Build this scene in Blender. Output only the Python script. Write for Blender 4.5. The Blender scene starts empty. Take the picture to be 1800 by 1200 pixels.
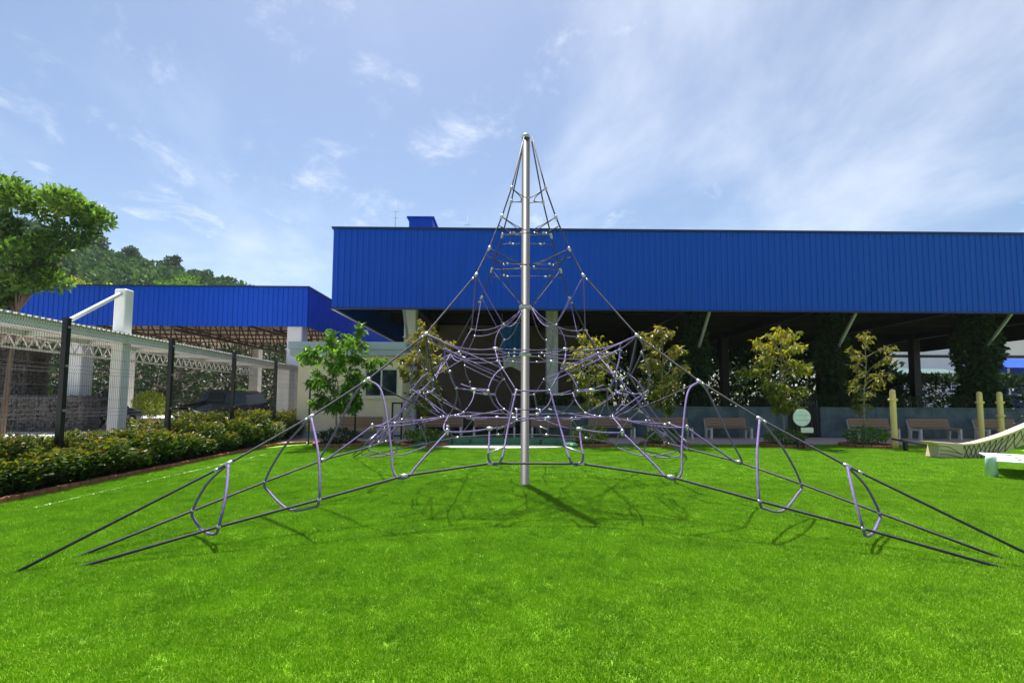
import bpy, math, random
import numpy as np
from mathutils import Vector, Matrix
R = math.radians
rng = np.random.default_rng(7)
random.seed(7)
SC = bpy.context.scene
COL = SC.collection

# ------------------------------------------------------------------ camera
cam = bpy.data.cameras.new('camera'); co = bpy.data.objects.new('camera', cam); COL.objects.link(co); SC.camera = co
cam.sensor_width = 36; cam.lens = 860 / 1800 * 36; cam.shift_y = 47 / 1800
cam.clip_start = .05; cam.clip_end = 3000
yaw, pitch, roll = R(.57), R(3.9), R(.3)
fw0 = Vector((math.sin(yaw), math.cos(yaw), 0)); rt0 = Vector((math.cos(yaw), -math.sin(yaw), 0)); up0 = Vector((0, 0, 1))
fw = fw0 * math.cos(pitch) + up0 * math.sin(pitch); u1 = up0 * math.cos(pitch) - fw0 * math.sin(pitch)
rt = rt0 * math.cos(roll) + u1 * math.sin(roll); up = u1 * math.cos(roll) - rt0 * math.sin(roll)
m3 = Matrix((rt, up, -fw)).transposed()
co.matrix_world = Matrix.Translation((0, 0, 1.5)) @ m3.to_4x4()

# ------------------------------------------------------------------ sky, sun, exposure
SUN_EL, SUN_AZ = R(66), R(-15)
W = bpy.data.worlds.new('World'); SC.world = W; W.use_nodes = True
nt = W.node_tree; nt.nodes.clear(); L = nt.links.new
def wn(t, **k):
    n = nt.nodes.new(t)
    for a, b in k.items(): setattr(n, a, b)
    return n
sky = wn('ShaderNodeTexSky', sky_type='NISHITA', sun_disc=False, sun_elevation=SUN_EL, sun_rotation=SUN_AZ)
sky.air_density = 1.0; sky.dust_density = .7; sky.ozone_density = 1.3; sky.altitude = 0
bg = wn('ShaderNodeBackground'); bg.inputs['Strength'].default_value = .065
out = wn('ShaderNodeOutputWorld')
geo = wn('ShaderNodeTexCoord')
sep = wn('ShaderNodeSeparateXYZ'); L(geo.outputs['Generated'], sep.inputs[0])
# cloud sheet: the view direction projected on a plane overhead
zc = wn('ShaderNodeMath', operation='MAXIMUM'); L(sep.outputs['Z'], zc.inputs[0]); zc.inputs[1].default_value = .06
zz = wn('ShaderNodeMath', operation='ADD'); L(zc.outputs[0], zz.inputs[0]); zz.inputs[1].default_value = .18
dv = wn('ShaderNodeVectorMath', operation='DIVIDE'); L(geo.outputs['Generated'], dv.inputs[0])
cb = wn('ShaderNodeCombineXYZ'); [L(zz.outputs[0], cb.inputs[i]) for i in range(3)]; L(cb.outputs[0], dv.inputs[1])
def cloud(scale, detail, rough, lo, hi, stretch, off, dist=0.0):
    mp = wn('ShaderNodeMapping'); L(dv.outputs[0], mp.inputs[0])
    mp.inputs['Scale'].default_value = stretch; mp.inputs['Location'].default_value = off; mp.inputs['Rotation'].default_value = (0, 0, R(38))
    n = wn('ShaderNodeTexNoise'); n.inputs['Scale'].default_value = scale; n.inputs['Detail'].default_value = detail
    n.inputs['Roughness'].default_value = rough; n.inputs['Distortion'].default_value = dist; L(mp.outputs[0], n.inputs['Vector'])
    r = wn('ShaderNodeMapRange', interpolation_type='SMOOTHSTEP'); L(n.outputs['Fac'], r.inputs[0])
    r.inputs[1].default_value = lo; r.inputs[2].default_value = hi
    return r.outputs[0]
c1 = cloud(1.1, 9, .6, .38, .78, (1, .75, .3), (5.4, 1.2, 0), .25)       # thin veil
c2 = cloud(4.4, 11, .66, .52, .84, (1, .9, .3), (7.3, 2.2, 0), .3)       # small puffs
mx = wn('ShaderNodeMath', operation='MAXIMUM')
s1 = wn('ShaderNodeMath', operation='MULTIPLY'); L(c1, s1.inputs[0]); s1.inputs[1].default_value = .5
s2 = wn('ShaderNodeMath', operation='MULTIPLY'); L(c2, s2.inputs[0]); s2.inputs[1].default_value = .62
L(s1.outputs[0], mx.inputs[0]); L(s2.outputs[0], mx.inputs[1])
mix = wn('ShaderNodeMix', data_type='RGBA'); L(mx.outputs[0], mix.inputs['Factor']); L(sky.outputs[0], mix.inputs['A'])
mix.inputs['B'].default_value = (8.4, 8.7, 9.2, 1)
L(mix.outputs['Result'], bg.inputs['Color']); L(bg.outputs[0], out.inputs[0])

sl = bpy.data.lights.new('sun', 'SUN'); sl.energy = 5; sl.angle = R(1.0); sl.color = (1, .955, .88)
so = bpy.data.objects.new('sun', sl); COL.objects.link(so)
sd = Vector((math.sin(SUN_AZ) * math.cos(SUN_EL), math.cos(SUN_AZ) * math.cos(SUN_EL), math.sin(SUN_EL)))
so.rotation_euler = sd.to_track_quat('Z', 'Y').to_euler(); so.location = sd * 60
SC.view_settings.view_transform = 'Standard'; SC.view_settings.look = 'None'; SC.view_settings.gamma = 1
SC.view_settings.use_curve_mapping = False; SC.view_settings.exposure = 1.2
SC.render.engine = 'CYCLES'
SC.cycles.max_bounces = 8; SC.cycles.diffuse_bounces = 4; SC.cycles.transparent_max_bounces = 12

# ------------------------------------------------------------------ materials
MATS = {}
def mat(name, col, rough=.6, metal=0., spec=.4, noise=None, bump=None, col2=None, stretch=(1, 1, 1), coat=0.):
    """procedural material: two colours mixed by noise (scale, lo, hi) and noise bump (scale, strength)"""
    m = bpy.data.materials.new(name); m.use_nodes = True; t = m.node_tree; b = t.nodes['Principled BSDF']
    b.inputs['Roughness'].default_value = rough; b.inputs['Metallic'].default_value = metal
    b.inputs['Specular IOR Level'].default_value = spec; b.inputs['Coat Weight'].default_value = coat
    b.inputs['Base Color'].default_value = (*col, 1)
    tc = t.nodes.new('ShaderNodeTexCoord'); mp = t.nodes.new('ShaderNodeMapping'); t.links.new(tc.outputs['Object'], mp.inputs[0])
    mp.inputs['Scale'].default_value = stretch
    if noise:
        n = t.nodes.new('ShaderNodeTexNoise'); n.inputs['Scale'].default_value = noise[0]; n.inputs['Detail'].default_value = 8
        n.inputs['Roughness'].default_value = .62
        t.links.new(mp.outputs[0], n.inputs['Vector'])
        r = t.nodes.new('ShaderNodeMapRange'); t.links.new(n.outputs['Fac'], r.inputs[0]); r.inputs[1].default_value = noise[1]; r.inputs[2].default_value = noise[2]
        x = t.nodes.new('ShaderNodeMix'); x.data_type = 'RGBA'; t.links.new(r.outputs[0], x.inputs['Factor'])
        x.inputs['A'].default_value = (*col, 1); x.inputs['B'].default_value = (*(col2 or tuple(c * .7 for c in col)), 1)
        t.links.new(x.outputs['Result'], b.inputs['Base Color'])
    if bump:
        n = t.nodes.new('ShaderNodeTexNoise'); n.inputs['Scale'].default_value = bump[0]; n.inputs['Detail'].default_value = 6
        t.links.new(mp.outputs[0], n.inputs['Vector'])
        u = t.nodes.new('ShaderNodeBump'); u.inputs['Strength'].default_value = bump[1]; u.inputs['Distance'].default_value = .02
        t.links.new(n.outputs['Fac'], u.inputs['Height']); t.links.new(u.outputs[0], b.inputs['Normal'])
    MATS[name] = m
    return m
def leafmat(name, stops, trans=.35, rough=.45, spec=.35):
    """leaf colours by the per-leaf attribute 'tint', part of the light shines through"""
    m = bpy.data.materials.new(name); m.use_nodes = True; t = m.node_tree; b = t.nodes['Principled BSDF']
    a = t.nodes.new('ShaderNodeAttribute'); a.attribute_name = 'tint'
    r = t.nodes.new('ShaderNodeValToRGB'); t.links.new(a.outputs['Fac'], r.inputs[0])
    e = r.color_ramp.elements
    for i, (p, c) in enumerate(stops):
        el = e[i] if i < 2 else e.new(p)
        el.position = p; el.color = (*c, 1)
    t.links.new(r.outputs[0], b.inputs['Base Color']); b.inputs['Roughness'].default_value = rough; b.inputs['Specular IOR Level'].default_value = spec
    tr = t.nodes.new('ShaderNodeBsdfTranslucent'); br = t.nodes.new('ShaderNodeMix'); br.data_type = 'RGBA'; br.blend_type = 'MULTIPLY'
    br.inputs['Factor'].default_value = 1; t.links.new(r.outputs[0], br.inputs['A']); br.inputs['B'].default_value = (1.5, 1.45, .7, 1)
    t.links.new(br.outputs['Result'], tr.inputs[0])
    mixs = t.nodes.new('ShaderNodeMixShader'); mixs.inputs[0].default_value = trans
    t.links.new(b.outputs[0], mixs.inputs[1]); t.links.new(tr.outputs[0], mixs.inputs[2])
    t.links.new(mixs.outputs[0], t.nodes['Material Output'].inputs[0])
    MATS[name] = m
    return m

mat('blue', (.001, .075, .56), .5, 0, .22, (1.2, .35, .75), None, (.001, .060, .47), (1, 1, .15))
mat('blue_trim', (.004, .022, .13), .45, 0, .4, (3, .3, .7))
mat('white_paint', (.72, .72, .70), .5, 0, .4, (4, .45, .85), (30, .08), (.56, .56, .54), (1, 1, .3))
mat('cream', (.82, .71, .52), .75, 0, .2, (1.6, .4, .85), (60, .08), (.72, .62, .45), (1, 1, .4))
mat('cream_far', (.88, .84, .74), .8, 0, .2, (.5, .4, .8), None, (.80, .76, .67))
mat('slab', (.40, .47, .50), .7, 0, .2, (2, .35, .8), (40, .1), (.28, .33, .36), (.3, 1, 1))
mat('glass', (.015, .03, .035), .06, 0, .6, (2, .4, .7))
mat('frame_dark', (.02, .022, .025), .5, 0, .4, (9, .4, .7))
mat('frame_white', (.7, .7, .7), .45, 0, .4, (9, .4, .7))
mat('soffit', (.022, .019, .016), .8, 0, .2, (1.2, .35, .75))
mat('soffit_tan', (.50, .40, .30), .8, 0, .2, (.9, .3, .7), None, (.3, .23, .17))
mat('steel_dark', (.022, .021, .020), .5, .3, .4, (6, .4, .7))
mat('steel_brown', (.14, .095, .07), .6, .2, .3, (5, .35, .75))
mat('steel_grey', (.42, .43, .44), .5, .2, .4, (6, .4, .75))
mat('hall_floor', (.06, .06, .06), .7, 0, .3, (1.5, .35, .75))
mat('room_wall', (.13, .11, .085), .85, 0, .2, (.8, .35, .75))
mat('wall_slate', (.065, .10, .115), .75, 0, .3, (1.8, .38, .72), (18, .25), (.15, .185, .20))
mat('paving', (.62, .48, .42), .85, 0, .2, (3.2, .35, .75), (40, .15), (.46, .36, .31))
mat('concrete_pale', (.56, .53, .49), .85, 0, .2, (.9, .35, .75), (25, .15), (.42, .40, .37))
mat('earth', (.10, .075, .05), .95, 0, .1, (4, .35, .75), (14, .6), (.055, .042, .03))
mat('ground', (.24, .22, .17), .95, 0, .1, (.15, .35, .7), None, (.12, .15, .07))
mat('brick', (.36, .15, .085), .85, 0, .2, (9, .35, .75), (40, .4), (.24, .10, .06))
mat('bench_wood', (.36, .22, .14), .6, 0, .3, (3, .35, .75), (30, .12), (.25, .15, .095), (1, 12, 12))
mat('bench_frame', (.72, .68, .62), .6, 0, .3, (7, .35, .75), None, (.48, .45, .41))
mat('mast', (.11, .112, .11), .42, .5, .5, (5, .35, .7), (60, .05), (.06, .062, .062), (14, 14, .25))
mat('rope_purple', (.19, .125, .36), .55, 0, .35, (30, .35, .7), (260, .5), (.11, .075, .24))
mat('rope_dark', (.05, .042, .085), .55, 0, .35, (30, .35, .7), (260, .5), (.03, .026, .05))
mat('alloy', (.50, .50, .53), .35, .7, .5, (40, .4, .7))
mat('wire', (.012, .014, .014), .45, .2, .4, (9, .4, .7))
mat('post_black', (.012, .013, .015), .4, .1, .5, (9, .4, .7))
mat('stone', (.21, .19, .17), .9, 0, .2, (3, .3, .75), (12, .5), (.10, .09, .085))
mat('bark', (.17, .125, .09), .9, 0, .15, (14, .35, .75), (30, .6), (.09, .07, .05), (1, 1, .3))
mat('bark_grey', (.30, .26, .21), .9, 0, .15, (14, .35, .75), (40, .4), (.18, .15, .12), (1, 1, .3))
mat('play_cream', (.74, .55, .24), .55, 0, .3, (2.2, .35, .8), (50, .08), (.64, .46, .19), (1, 1, .4))
mat('play_sand', (.56, .46, .30), .7, 0, .3, (3, .35, .8), (30, .12), (.46, .39, .28))
mat('seafoam', (.42, .58, .54), .45, 0, .4, (4, .35, .8))
mat('board_white', (.78, .79, .79), .5, 0, .4, (5, .4, .8))
mat('black_print', (.012, .012, .013), .6, 0, .3, (8, .4, .7))
mat('sand', (.80, .76, .66), .95, 0, .1, (8, .35, .75), (50, .6), (.68, .63, .53))
mat('pit_green', (.05, .17, .09), .6, 0, .3, (5, .35, .75), None, (.035, .12, .065))
mat('sign_face', (.78, .80, .90), .5, 0, .3, (3, .4, .8))
mat('sign_print', (.30, .36, .42), .6, 0, .3, (9, .4, .8))
mat('banner_blue', (.02, .17, .62), .6, 0, .3, (2, .4, .7))
mat('banner_white', (.75, .77, .80), .6, 0, .3, (2, .4, .7))
mat('awning_blue', (.01, .07, .50), .55, 0, .3, (2, .4, .7))
mat('shade_cloth', (.10, .17, .17), .8, 0, .2, (2, .4, .7))
mat('car_paint', (.012, .014, .02), .22, .2, .5, (3, .4, .7), coat=.6)
mat('car_paint_blue', (.02, .06, .14), .22, .2, .5, (3, .4, .7), coat=.6)
mat('rubber', (.02, .02, .02), .85, 0, .2, (9, .4, .7))
mat('lamp_glass', (.5, .48, .45), .15, 0, .5, (9, .4, .7))
mat('mark_white', (.70, .76, .62), .8, 0, .2, (6, .35, .85), (60, .3), (.60, .66, .52))
leafmat('leaf_green', [(0, (.035, .10, .012)), (1, (.20, .34, .04)), (.55, (.09, .21, .022))], .42)
leafmat('leaf_olive', [(0, (.045, .075, .012)), (1, (.40, .27, .07)), (.45, (.13, .15, .022)), (.75, (.25, .20, .03))], .40)
leafmat('leaf_gold', [(0, (.05, .085, .012)), (1, (.46, .30, .04)), (.4, (.15, .19, .02)), (.75, (.34, .30, .03))], .42)
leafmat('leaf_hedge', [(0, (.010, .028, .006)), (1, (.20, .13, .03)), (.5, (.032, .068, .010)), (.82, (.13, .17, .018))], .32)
leafmat('leaf_big', [(0, (.012, .045, .010)), (1, (.14, .26, .03)), (.5, (.04, .105, .016))], .38)
leafmat('leaf_dark', [(0, (.008, .022, .008)), (1, (.05, .10, .025)), (.5, (.02, .05, .014))], .25)
leafmat('leaf_lime', [(0, (.10, .17, .012)), (1, (.42, .46, .04)), (.5, (.24, .32, .02))], .42)
leafmat('leaf_forest', [(0, (.016, .05, .022)), (1, (.09, .18, .06)), (.5, (.04, .095, .038))], .2, .7, .15)

# ------------------------------------------------------------------ mesh helpers
def link(o, parent=None):
    COL.objects.link(o)
    if parent is not None: o.parent = parent
    return o
def tag(o, label=None, cat=None, group=None, kind=None):
    for k, v in (('label', label), ('category', cat), ('group', group), ('kind', kind)):
        if v: o[k] = v
    return o
def thing(name, label, cat, loc=(0, 0, 0), rz=0, group=None):
    o = bpy.data.objects.new(name, None); o.empty_display_size = .2; o.location = loc; o.rotation_euler = (0, 0, rz); link(o)
    return tag(o, label, cat, group)
def obj(name, me, parent=None, loc=(0, 0, 0), rz=0):
    o = bpy.data.objects.new(name, me); o.location = loc; o.rotation_euler = (0, 0, rz)
    return link(o, parent)
class MB:
    def __init__(s): s.v = []; s.f = []; s.sm = []
    def add(s, vs, fs, smooth=False):
        n = len(s.v); s.v += [tuple(p) for p in vs]; s.f += [tuple(i + n for i in f) for f in fs]; s.sm += [smooth] * len(fs); return s
    def box(s, c, d, rz=0., M=None, bev=0.):
        x, y, z = d[0] / 2, d[1] / 2, d[2] / 2
        if bev:
            b = min(bev, x * .9, y * .9); pr = [(-x + b, -y), (x - b, -y), (x, -y + b), (x, y - b), (x - b, y), (-x + b, y), (-x, y - b), (-x, -y + b)]
            b2 = min(bev, z * .9); vs = []
            for zz, k in ((-z, 1), (-z + b2, 0), (z - b2, 0), (z, 1)):
                for px, py in pr: vs.append((px - math.copysign(b * k * .8, px) , py - math.copysign(b * k * .8, py), zz))
            fs = [tuple(range(7, -1, -1)), tuple(range(24, 32))]
            for r in range(3):
                for i in range(8): j = (i + 1) % 8; fs.append((r * 8 + i, r * 8 + j, r * 8 + 8 + j, r * 8 + 8 + i))
        else:
            vs = [(a * x, b * y, e * z) for e in (-1, 1) for b in (-1, 1) for a in (-1, 1)]
            fs = [(0, 2, 3, 1), (4, 5, 7, 6), (0, 1, 5, 4), (2, 6, 7, 3), (0, 4, 6, 2), (1, 3, 7, 5)]
        ca, sa = math.cos(rz), math.sin(rz)
        if M is not None: vs = [tuple(M @ Vector(p)) for p in vs]
        else: vs = [(p[0] * ca - p[1] * sa, p[0] * sa + p[1] * ca, p[2]) for p in vs]
        return s.add([(p[0] + c[0], p[1] + c[1], p[2] + c[2]) for p in vs], fs)
    def bb(s, x0, x1, y0, y1, z0, z1, bev=0.):
        return s.box(((x0 + x1) / 2, (y0 + y1) / 2, (z0 + z1) / 2), (x1 - x0, y1 - y0, z1 - z0), bev=bev)
    def bar(s, a, b, w, h=None):
        a, b = Vector(a), Vector(b); d = b - a; M = d.to_track_quat('X', 'Z').to_matrix()
        return s.box((a + b) / 2, (d.length, w, h or w), M=M)
    def tube(s, pts, r, n=8, cap=True, smooth=True):
        P = [Vector(p) for p in pts]; rs = r if hasattr(r, '__len__') else [r] * len(P); vs = []; up_ = None
        for i, p in enumerate(P):
            t = (P[min(i + 1, len(P) - 1)] - P[max(i - 1, 0)]).normalized()
            if up_ is None: up_ = Vector((0, 0, 1)) if abs(t.z) < .9 else Vector((1, 0, 0))
            a = t.cross(up_).normalized(); b = a.cross(t).normalized(); up_ = b
            for k in range(n):
                q = 2 * math.pi * k / n; vs.append(p + (a * math.cos(q) + b * math.sin(q)) * rs[i])
        fs = [(i * n + k, i * n + (k + 1) % n, (i + 1) * n + (k + 1) % n, (i + 1) * n + k) for i in range(len(P) - 1) for k in range(n)]
        s.add(vs, fs, smooth)
        if cap: m = len(s.v) - len(vs); s.f += [tuple(m + k for k in range(n - 1, -1, -1)), tuple(m + (len(P) - 1) * n + k for k in range(n))]; s.sm += [False, False]
        return s
    def lathe(s, prof, n=20, c=(0, 0, 0), smooth=True):
        vs = [(c[0] + r * math.cos(2 * math.pi * k / n), c[1] + r * math.sin(2 * math.pi * k / n), c[2] + z) for r, z in prof for k in range(n)]
        fs = [(i * n + k, i * n + (k + 1) % n, (i + 1) * n + (k + 1) % n, (i + 1) * n + k) for i in range(len(prof) - 1) for k in range(n)]
        m = len(s.v); s.add(vs, fs, smooth)
        s.f += [tuple(m + k for k in range(n - 1, -1, -1)), tuple(m + (len(prof) - 1) * n + k for k in range(n))]; s.sm += [False, False]
        return s
    def mesh(s, name, m):
        me = bpy.data.meshes.new(name); me.from_pydata(s.v, [], s.f); me.materials.append(MATS[m])
        me.polygons.foreach_set('use_smooth', s.sm); me.update(); return me
    def part(s, name, m, parent=None, origin=None):
        """link as one object; verts given in world space are moved to the parent's frame when origin is the parent's location"""
        if origin is not None: s.v = [(p[0] - origin[0], p[1] - origin[1], p[2] - origin[2]) for p in s.v]
        return obj(name, s.mesh(name, m), parent)
def sheet(name, poly, z, m, parent=None, th=.03):
    b = MB(); n = len(poly)
    b.add([(x, y, z) for x, y in poly] + [(x, y, z - th) for x, y in poly],
          [tuple(range(n)), tuple(range(2 * n - 1, n - 1, -1))] + [(i, i + n, (i + 1) % n + n, (i + 1) % n) for i in range(n)])
    return b.part(name, m, parent)
def struct(o): o['kind'] = 'structure'; return o
def catmull(pts, k=6):
    P = [np.array(p, float) for p in pts]; P = [2 * P[0] - P[1]] + P + [2 * P[-1] - P[-2]]; o = []
    for i in range(1, len(P) - 2):
        for j in range(k):
            t = j / k; a, b, c, d = P[i - 1:i + 3]
            o.append(.5 * (2 * b + (c - a) * t + (2 * a - 5 * b + 4 * c - d) * t * t + (3 * b - a - 3 * c + d) * t ** 3))
    o.append(P[-2]); return o
def leaf_mesh(name, pos, axis, length, width, m, fold=.25, tint=None, curl=.25):
    """pos, axis: (N,3); each leaf is a folded, curled pointed blade of 6 triangles"""
    N = len(pos); axis = axis / np.linalg.norm(axis, axis=1, keepdims=True)
    rnd = rng.normal(size=(N, 3)); side = np.cross(axis, rnd); side /= np.linalg.norm(side, axis=1, keepdims=True) + 1e-9
    nor = np.cross(side, axis); l = (length * rng.uniform(.7, 1.2, N))[:, None]; w = (width * rng.uniform(.75, 1.2, N))[:, None]
    b = pos; t = pos + axis * l - nor * l * curl * rng.uniform(.2, 1.2, (N, 1)); c = pos + axis * l * .48 + nor * l * .04
    lf = c + side * w * .5 + nor * w * fold; rg = c - side * w * .5 + nor * w * fold
    V = np.stack([b, lf, c, rg, t], 1).reshape(-1, 3)
    base = np.arange(N)[:, None] * 5
    F = np.concatenate([base + np.array(q) for q in ((0, 2, 1), (0, 3, 2), (1, 2, 4), (2, 3, 4))], 1).reshape(-1, 3)
    me = bpy.data.meshes.new(name); me.vertices.add(len(V)); me.vertices.foreach_set('co', V.ravel().astype(np.float32))
    me.loops.add(F.size); me.loops.foreach_set('vertex_index', F.ravel().astype(np.int32))
    me.polygons.add(len(F)); me.polygons.foreach_set('loop_start', np.arange(0, F.size, 3, dtype=np.int32))
    me.polygons.foreach_set('use_smooth', np.ones(len(F), bool))
    if tint is None: tint = rng.uniform(0, 1, N)
    a = me.attributes.new('tint', 'FLOAT', 'POINT'); a.data.foreach_set('value', np.repeat(tint, 5).astype(np.float32))
    me.materials.append(MATS[m]); me.update(calc_edges=True); me.validate(); return me
def ball(n, rad, c=(0, 0, 0), shell=.5):
    d = rng.normal(size=(n, 3)); d /= np.linalg.norm(d, axis=1, keepdims=True)
    return d * (rng.uniform(shell ** 3, 1, n) ** (1 / 3))[:, None] * np.array(rad) + np.array(c)

# ================================================================== SETTING
struct(sheet('ground', [(-420, -40), (420, -40), (420, 420), (-420, 420)], -.06, 'ground', th=.5))
LK = -.05
def edge_x(y): return -7.25 + LK * (y - 7.2)          # inner edge of the brick edging beside the lawn
lawn_poly = [(edge_x(-6), -6), (32, -6), (32, 18.0), (3, 17.75), (-4, 17.5), (-5.9, 17.4), (-7.0, 17.1), (-7.55, 16.5), (edge_x(15.5), 15.5)]
mt = bpy.data.materials.new('turf'); mt.use_nodes = True; MATS['turf'] = mt
def turf_nodes(m, blade):
    t = m.node_tree; b = t.nodes['Principled BSDF']; b.inputs['Roughness'].default_value = .55; b.inputs['Specular IOR Level'].default_value = .25
    g = t.nodes.new('ShaderNodeNewGeometry')
    def nz(scale, det):
        n = t.nodes.new('ShaderNodeTexNoise'); n.inputs['Scale'].default_value = scale; n.inputs['Detail'].default_value = det; t.links.new(g.outputs['Position'], n.inputs['Vector']); return n.outputs['Fac']
    def rngn(s, lo, hi):
        r = t.nodes.new('ShaderNodeMapRange'); t.links.new(s, r.inputs[0]); r.inputs[1].default_value = lo; r.inputs[2].default_value = hi; return r.outputs[0]
    def mx(f, a, bb):
        x = t.nodes.new('ShaderNodeMix'); x.data_type = 'RGBA'
        t.links.new(f, x.inputs['Factor'])
        for k, v in (('A', a), ('B', bb)):
            if isinstance(v, tuple): x.inputs[k].default_value = (*v, 1)
            else: t.links.new(v, x.inputs[k])
        return x.outputs['Result']
    c = mx(rngn(nz(2.2, 9), .36, .64), (.15, .37, .005), (.29, .54, .008))
    c = mx(rngn(nz(20, 9), .36, .84), c, (.38, .60, .025))
    if blade:
        oi = t.nodes.new('ShaderNodeObjectInfo')
        c = mx(rngn(oi.outputs['Random'], .35, 1.3), c, (.42, .62, .06))
    else:
        c = mx(rngn(nz(60, 3), .30, .62), c, (.14, .32, .006))
        u = t.nodes.new('ShaderNodeBump'); u.inputs['Strength'].default_value = .8; u.inputs['Distance'].default_value = .03
        t.links.new(nz(55, 6), u.inputs['Height']); t.links.new(u.outputs[0], b.inputs['Normal'])
    t.links.new(c, b.inputs['Base Color'])
    if blade:
        tr = t.nodes.new('ShaderNodeBsdfTranslucent'); t.links.new(c, tr.inputs[0]); ms = t.nodes.new('ShaderNodeMixShader'); ms.inputs[0].default_value = .45
        t.links.new(b.outputs[0], ms.inputs[1]); t.links.new(tr.outputs[0], ms.inputs[2]); t.links.new(ms.outputs[0], t.nodes['Material Output'].inputs[0])
turf_nodes(mt, False)
mb_ = bpy.data.materials.new('turf_blade'); mb_.use_nodes = True; MATS['turf_blade'] = mb_; turf_nodes(mb_, True)
struct(sheet('lawn', lawn_poly, 0, 'turf', th=.05))
struct(sheet('path', [(-9.2, 17.2), (-7.7, 17.35), (-5.9, 17.56), (-4, 17.66), (3, 17.9), (32, 18.16), (32, 21.3), (-9.2, 21.3)], .012, 'paving', th=.06))
struct(sheet('driveway', [(-60, -6), (-9.0, -6), (-9.9, 22), (-9.9, 62), (-60, 62)], -.012, 'concrete_pale', th=.04))
struct(sheet('hedge_bed', [(-9.0, -6), (edge_x(-6) - .1, -6), (edge_x(17) - .1, 17), (-7.9, 17.4), (-9.25, 17.4), (-9.25, 20), (-9.9, 22)], .01, 'earth', th=.06))
struct(sheet('hall_floor', [(-9.2, 21.35), (40, 21.35), (40, 40), (-9.2, 40)], .02, 'hall_floor', th=.07))
# white line marked on the turf
def strip(p, q, w):
    p, q = np.array(p), np.array(q); d = (q - p) / np.linalg.norm(q - p); n = np.array((-d[1], d[0])) * w / 2
    return [tuple(p - n), tuple(q - n), tuple(q + n), tuple(p + n)]
o = sheet('turf_line', strip((-6.51, 6.93), (-6.70, 14.2), .055), .012, 'mark_white', th=.03)
struct(o)
o = sheet('turf_line', strip((6.6, 8.72), (7.0, 8.6), .05), .012, 'mark_white', th=.03)
struct(o)

# grass blades scattered on the turf by geometry nodes
def grass(name, poly, density, blades, spread, h, seed, rad):
    me = bpy.data.meshes.new(name); me.from_pydata([(x, y, 0.001) for x, y in poly], [], [tuple(range(len(poly)))]); me.materials.append(mb_)
    o = obj(name, me); o['kind'] = 'stuff'
    g = bpy.data.node_groups.new(name, 'GeometryNodeTree')
    g.interface.new_socket('Geometry', in_out='INPUT', socket_type='NodeSocketGeometry'); g.interface.new_socket('Geometry', in_out='OUTPUT', socket_type='NodeSocketGeometry')
    N = g.nodes.new; K = g.links.new
    gi, go = N('NodeGroupInput'), N('NodeGroupOutput')
    cone = N('GeometryNodeMeshCone'); cone.inputs['Vertices'].default_value = 3; cone.inputs['Radius Top'].default_value = 0; cone.inputs['Radius Bottom'].default_value = rad; cone.inputs['Depth'].default_value = h; cone.fill_type = 'NONE'
    pts = N('GeometryNodePoints'); pts.inputs['Count'].default_value = blades
    def rv(lo, hi, s):
        r = N('FunctionNodeRandomValue'); r.data_type = 'FLOAT_VECTOR'; r.inputs['Min'].default_value = lo; r.inputs['Max'].default_value = hi; r.inputs['Seed'].default_value = s; return r.outputs['Value']
    K(rv((-spread, -spread, 0), (spread, spread, 0), 1), pts.inputs['Position'])
    i1 = N('GeometryNodeInstanceOnPoints'); K(pts.outputs[0], i1.inputs['Points']); K(cone.outputs['Mesh'], i1.inputs['Instance'])
    K(rv((-.95, -.95, 0), (.95, .95, 6.28), 2), i1.inputs['Rotation']); K(rv((.8, .8, .6), (1.2, 1.2, 1.15), 3), i1.inputs['Scale'])
    rz = N('GeometryNodeRealizeInstances'); K(i1.outputs[0], rz.inputs[0])
    sm = N('GeometryNodeSetMaterial'); sm.inputs['Material'].default_value = mb_; K(rz.outputs[0], sm.inputs['Geometry'])
    dp = N('GeometryNodeDistributePointsOnFaces'); dp.inputs['Density'].default_value = density; dp.inputs['Seed'].default_value = seed; K(gi.outputs[0], dp.inputs['Mesh'])
    i2 = N('GeometryNodeInstanceOnPoints'); K(dp.outputs['Points'], i2.inputs['Points']); K(sm.outputs[0], i2.inputs['Instance'])
    K(rv((-.15, -.15, 0), (.15, .15, 6.28), 4), i2.inputs['Rotation']); K(rv((.8, .8, .75), (1.2, 1.2, 1.25), 5), i2.inputs['Scale'])
    K(i2.outputs[0], go.inputs[0])
    md = o.modifiers.new('scatter', 'NODES'); md.node_group = g
    return o
def near(y): return y * 1.1 + .6
grass('grass', [(-near(1.9), 1.9), (near(1.9), 1.9), (near(5.5), 5.5), (-near(5.5), 5.5)], 1350, 24, .042, .031, 1, .0028)
grass('grass', [(-7.1, 5.5), (near(5.5), 5.5), (near(9.5), 9.5), (-7.3, 9.5)], 1080, 24, .046, .031, 2, .0030)
grass('grass', [(-7.3, 9.5), (near(9.5), 9.5), (near(16), 17.6), (-4, 17.3), (-6.8, 16.8), (-7.45, 15.5)], 430, 24, .066, .030, 3, .0044)

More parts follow.
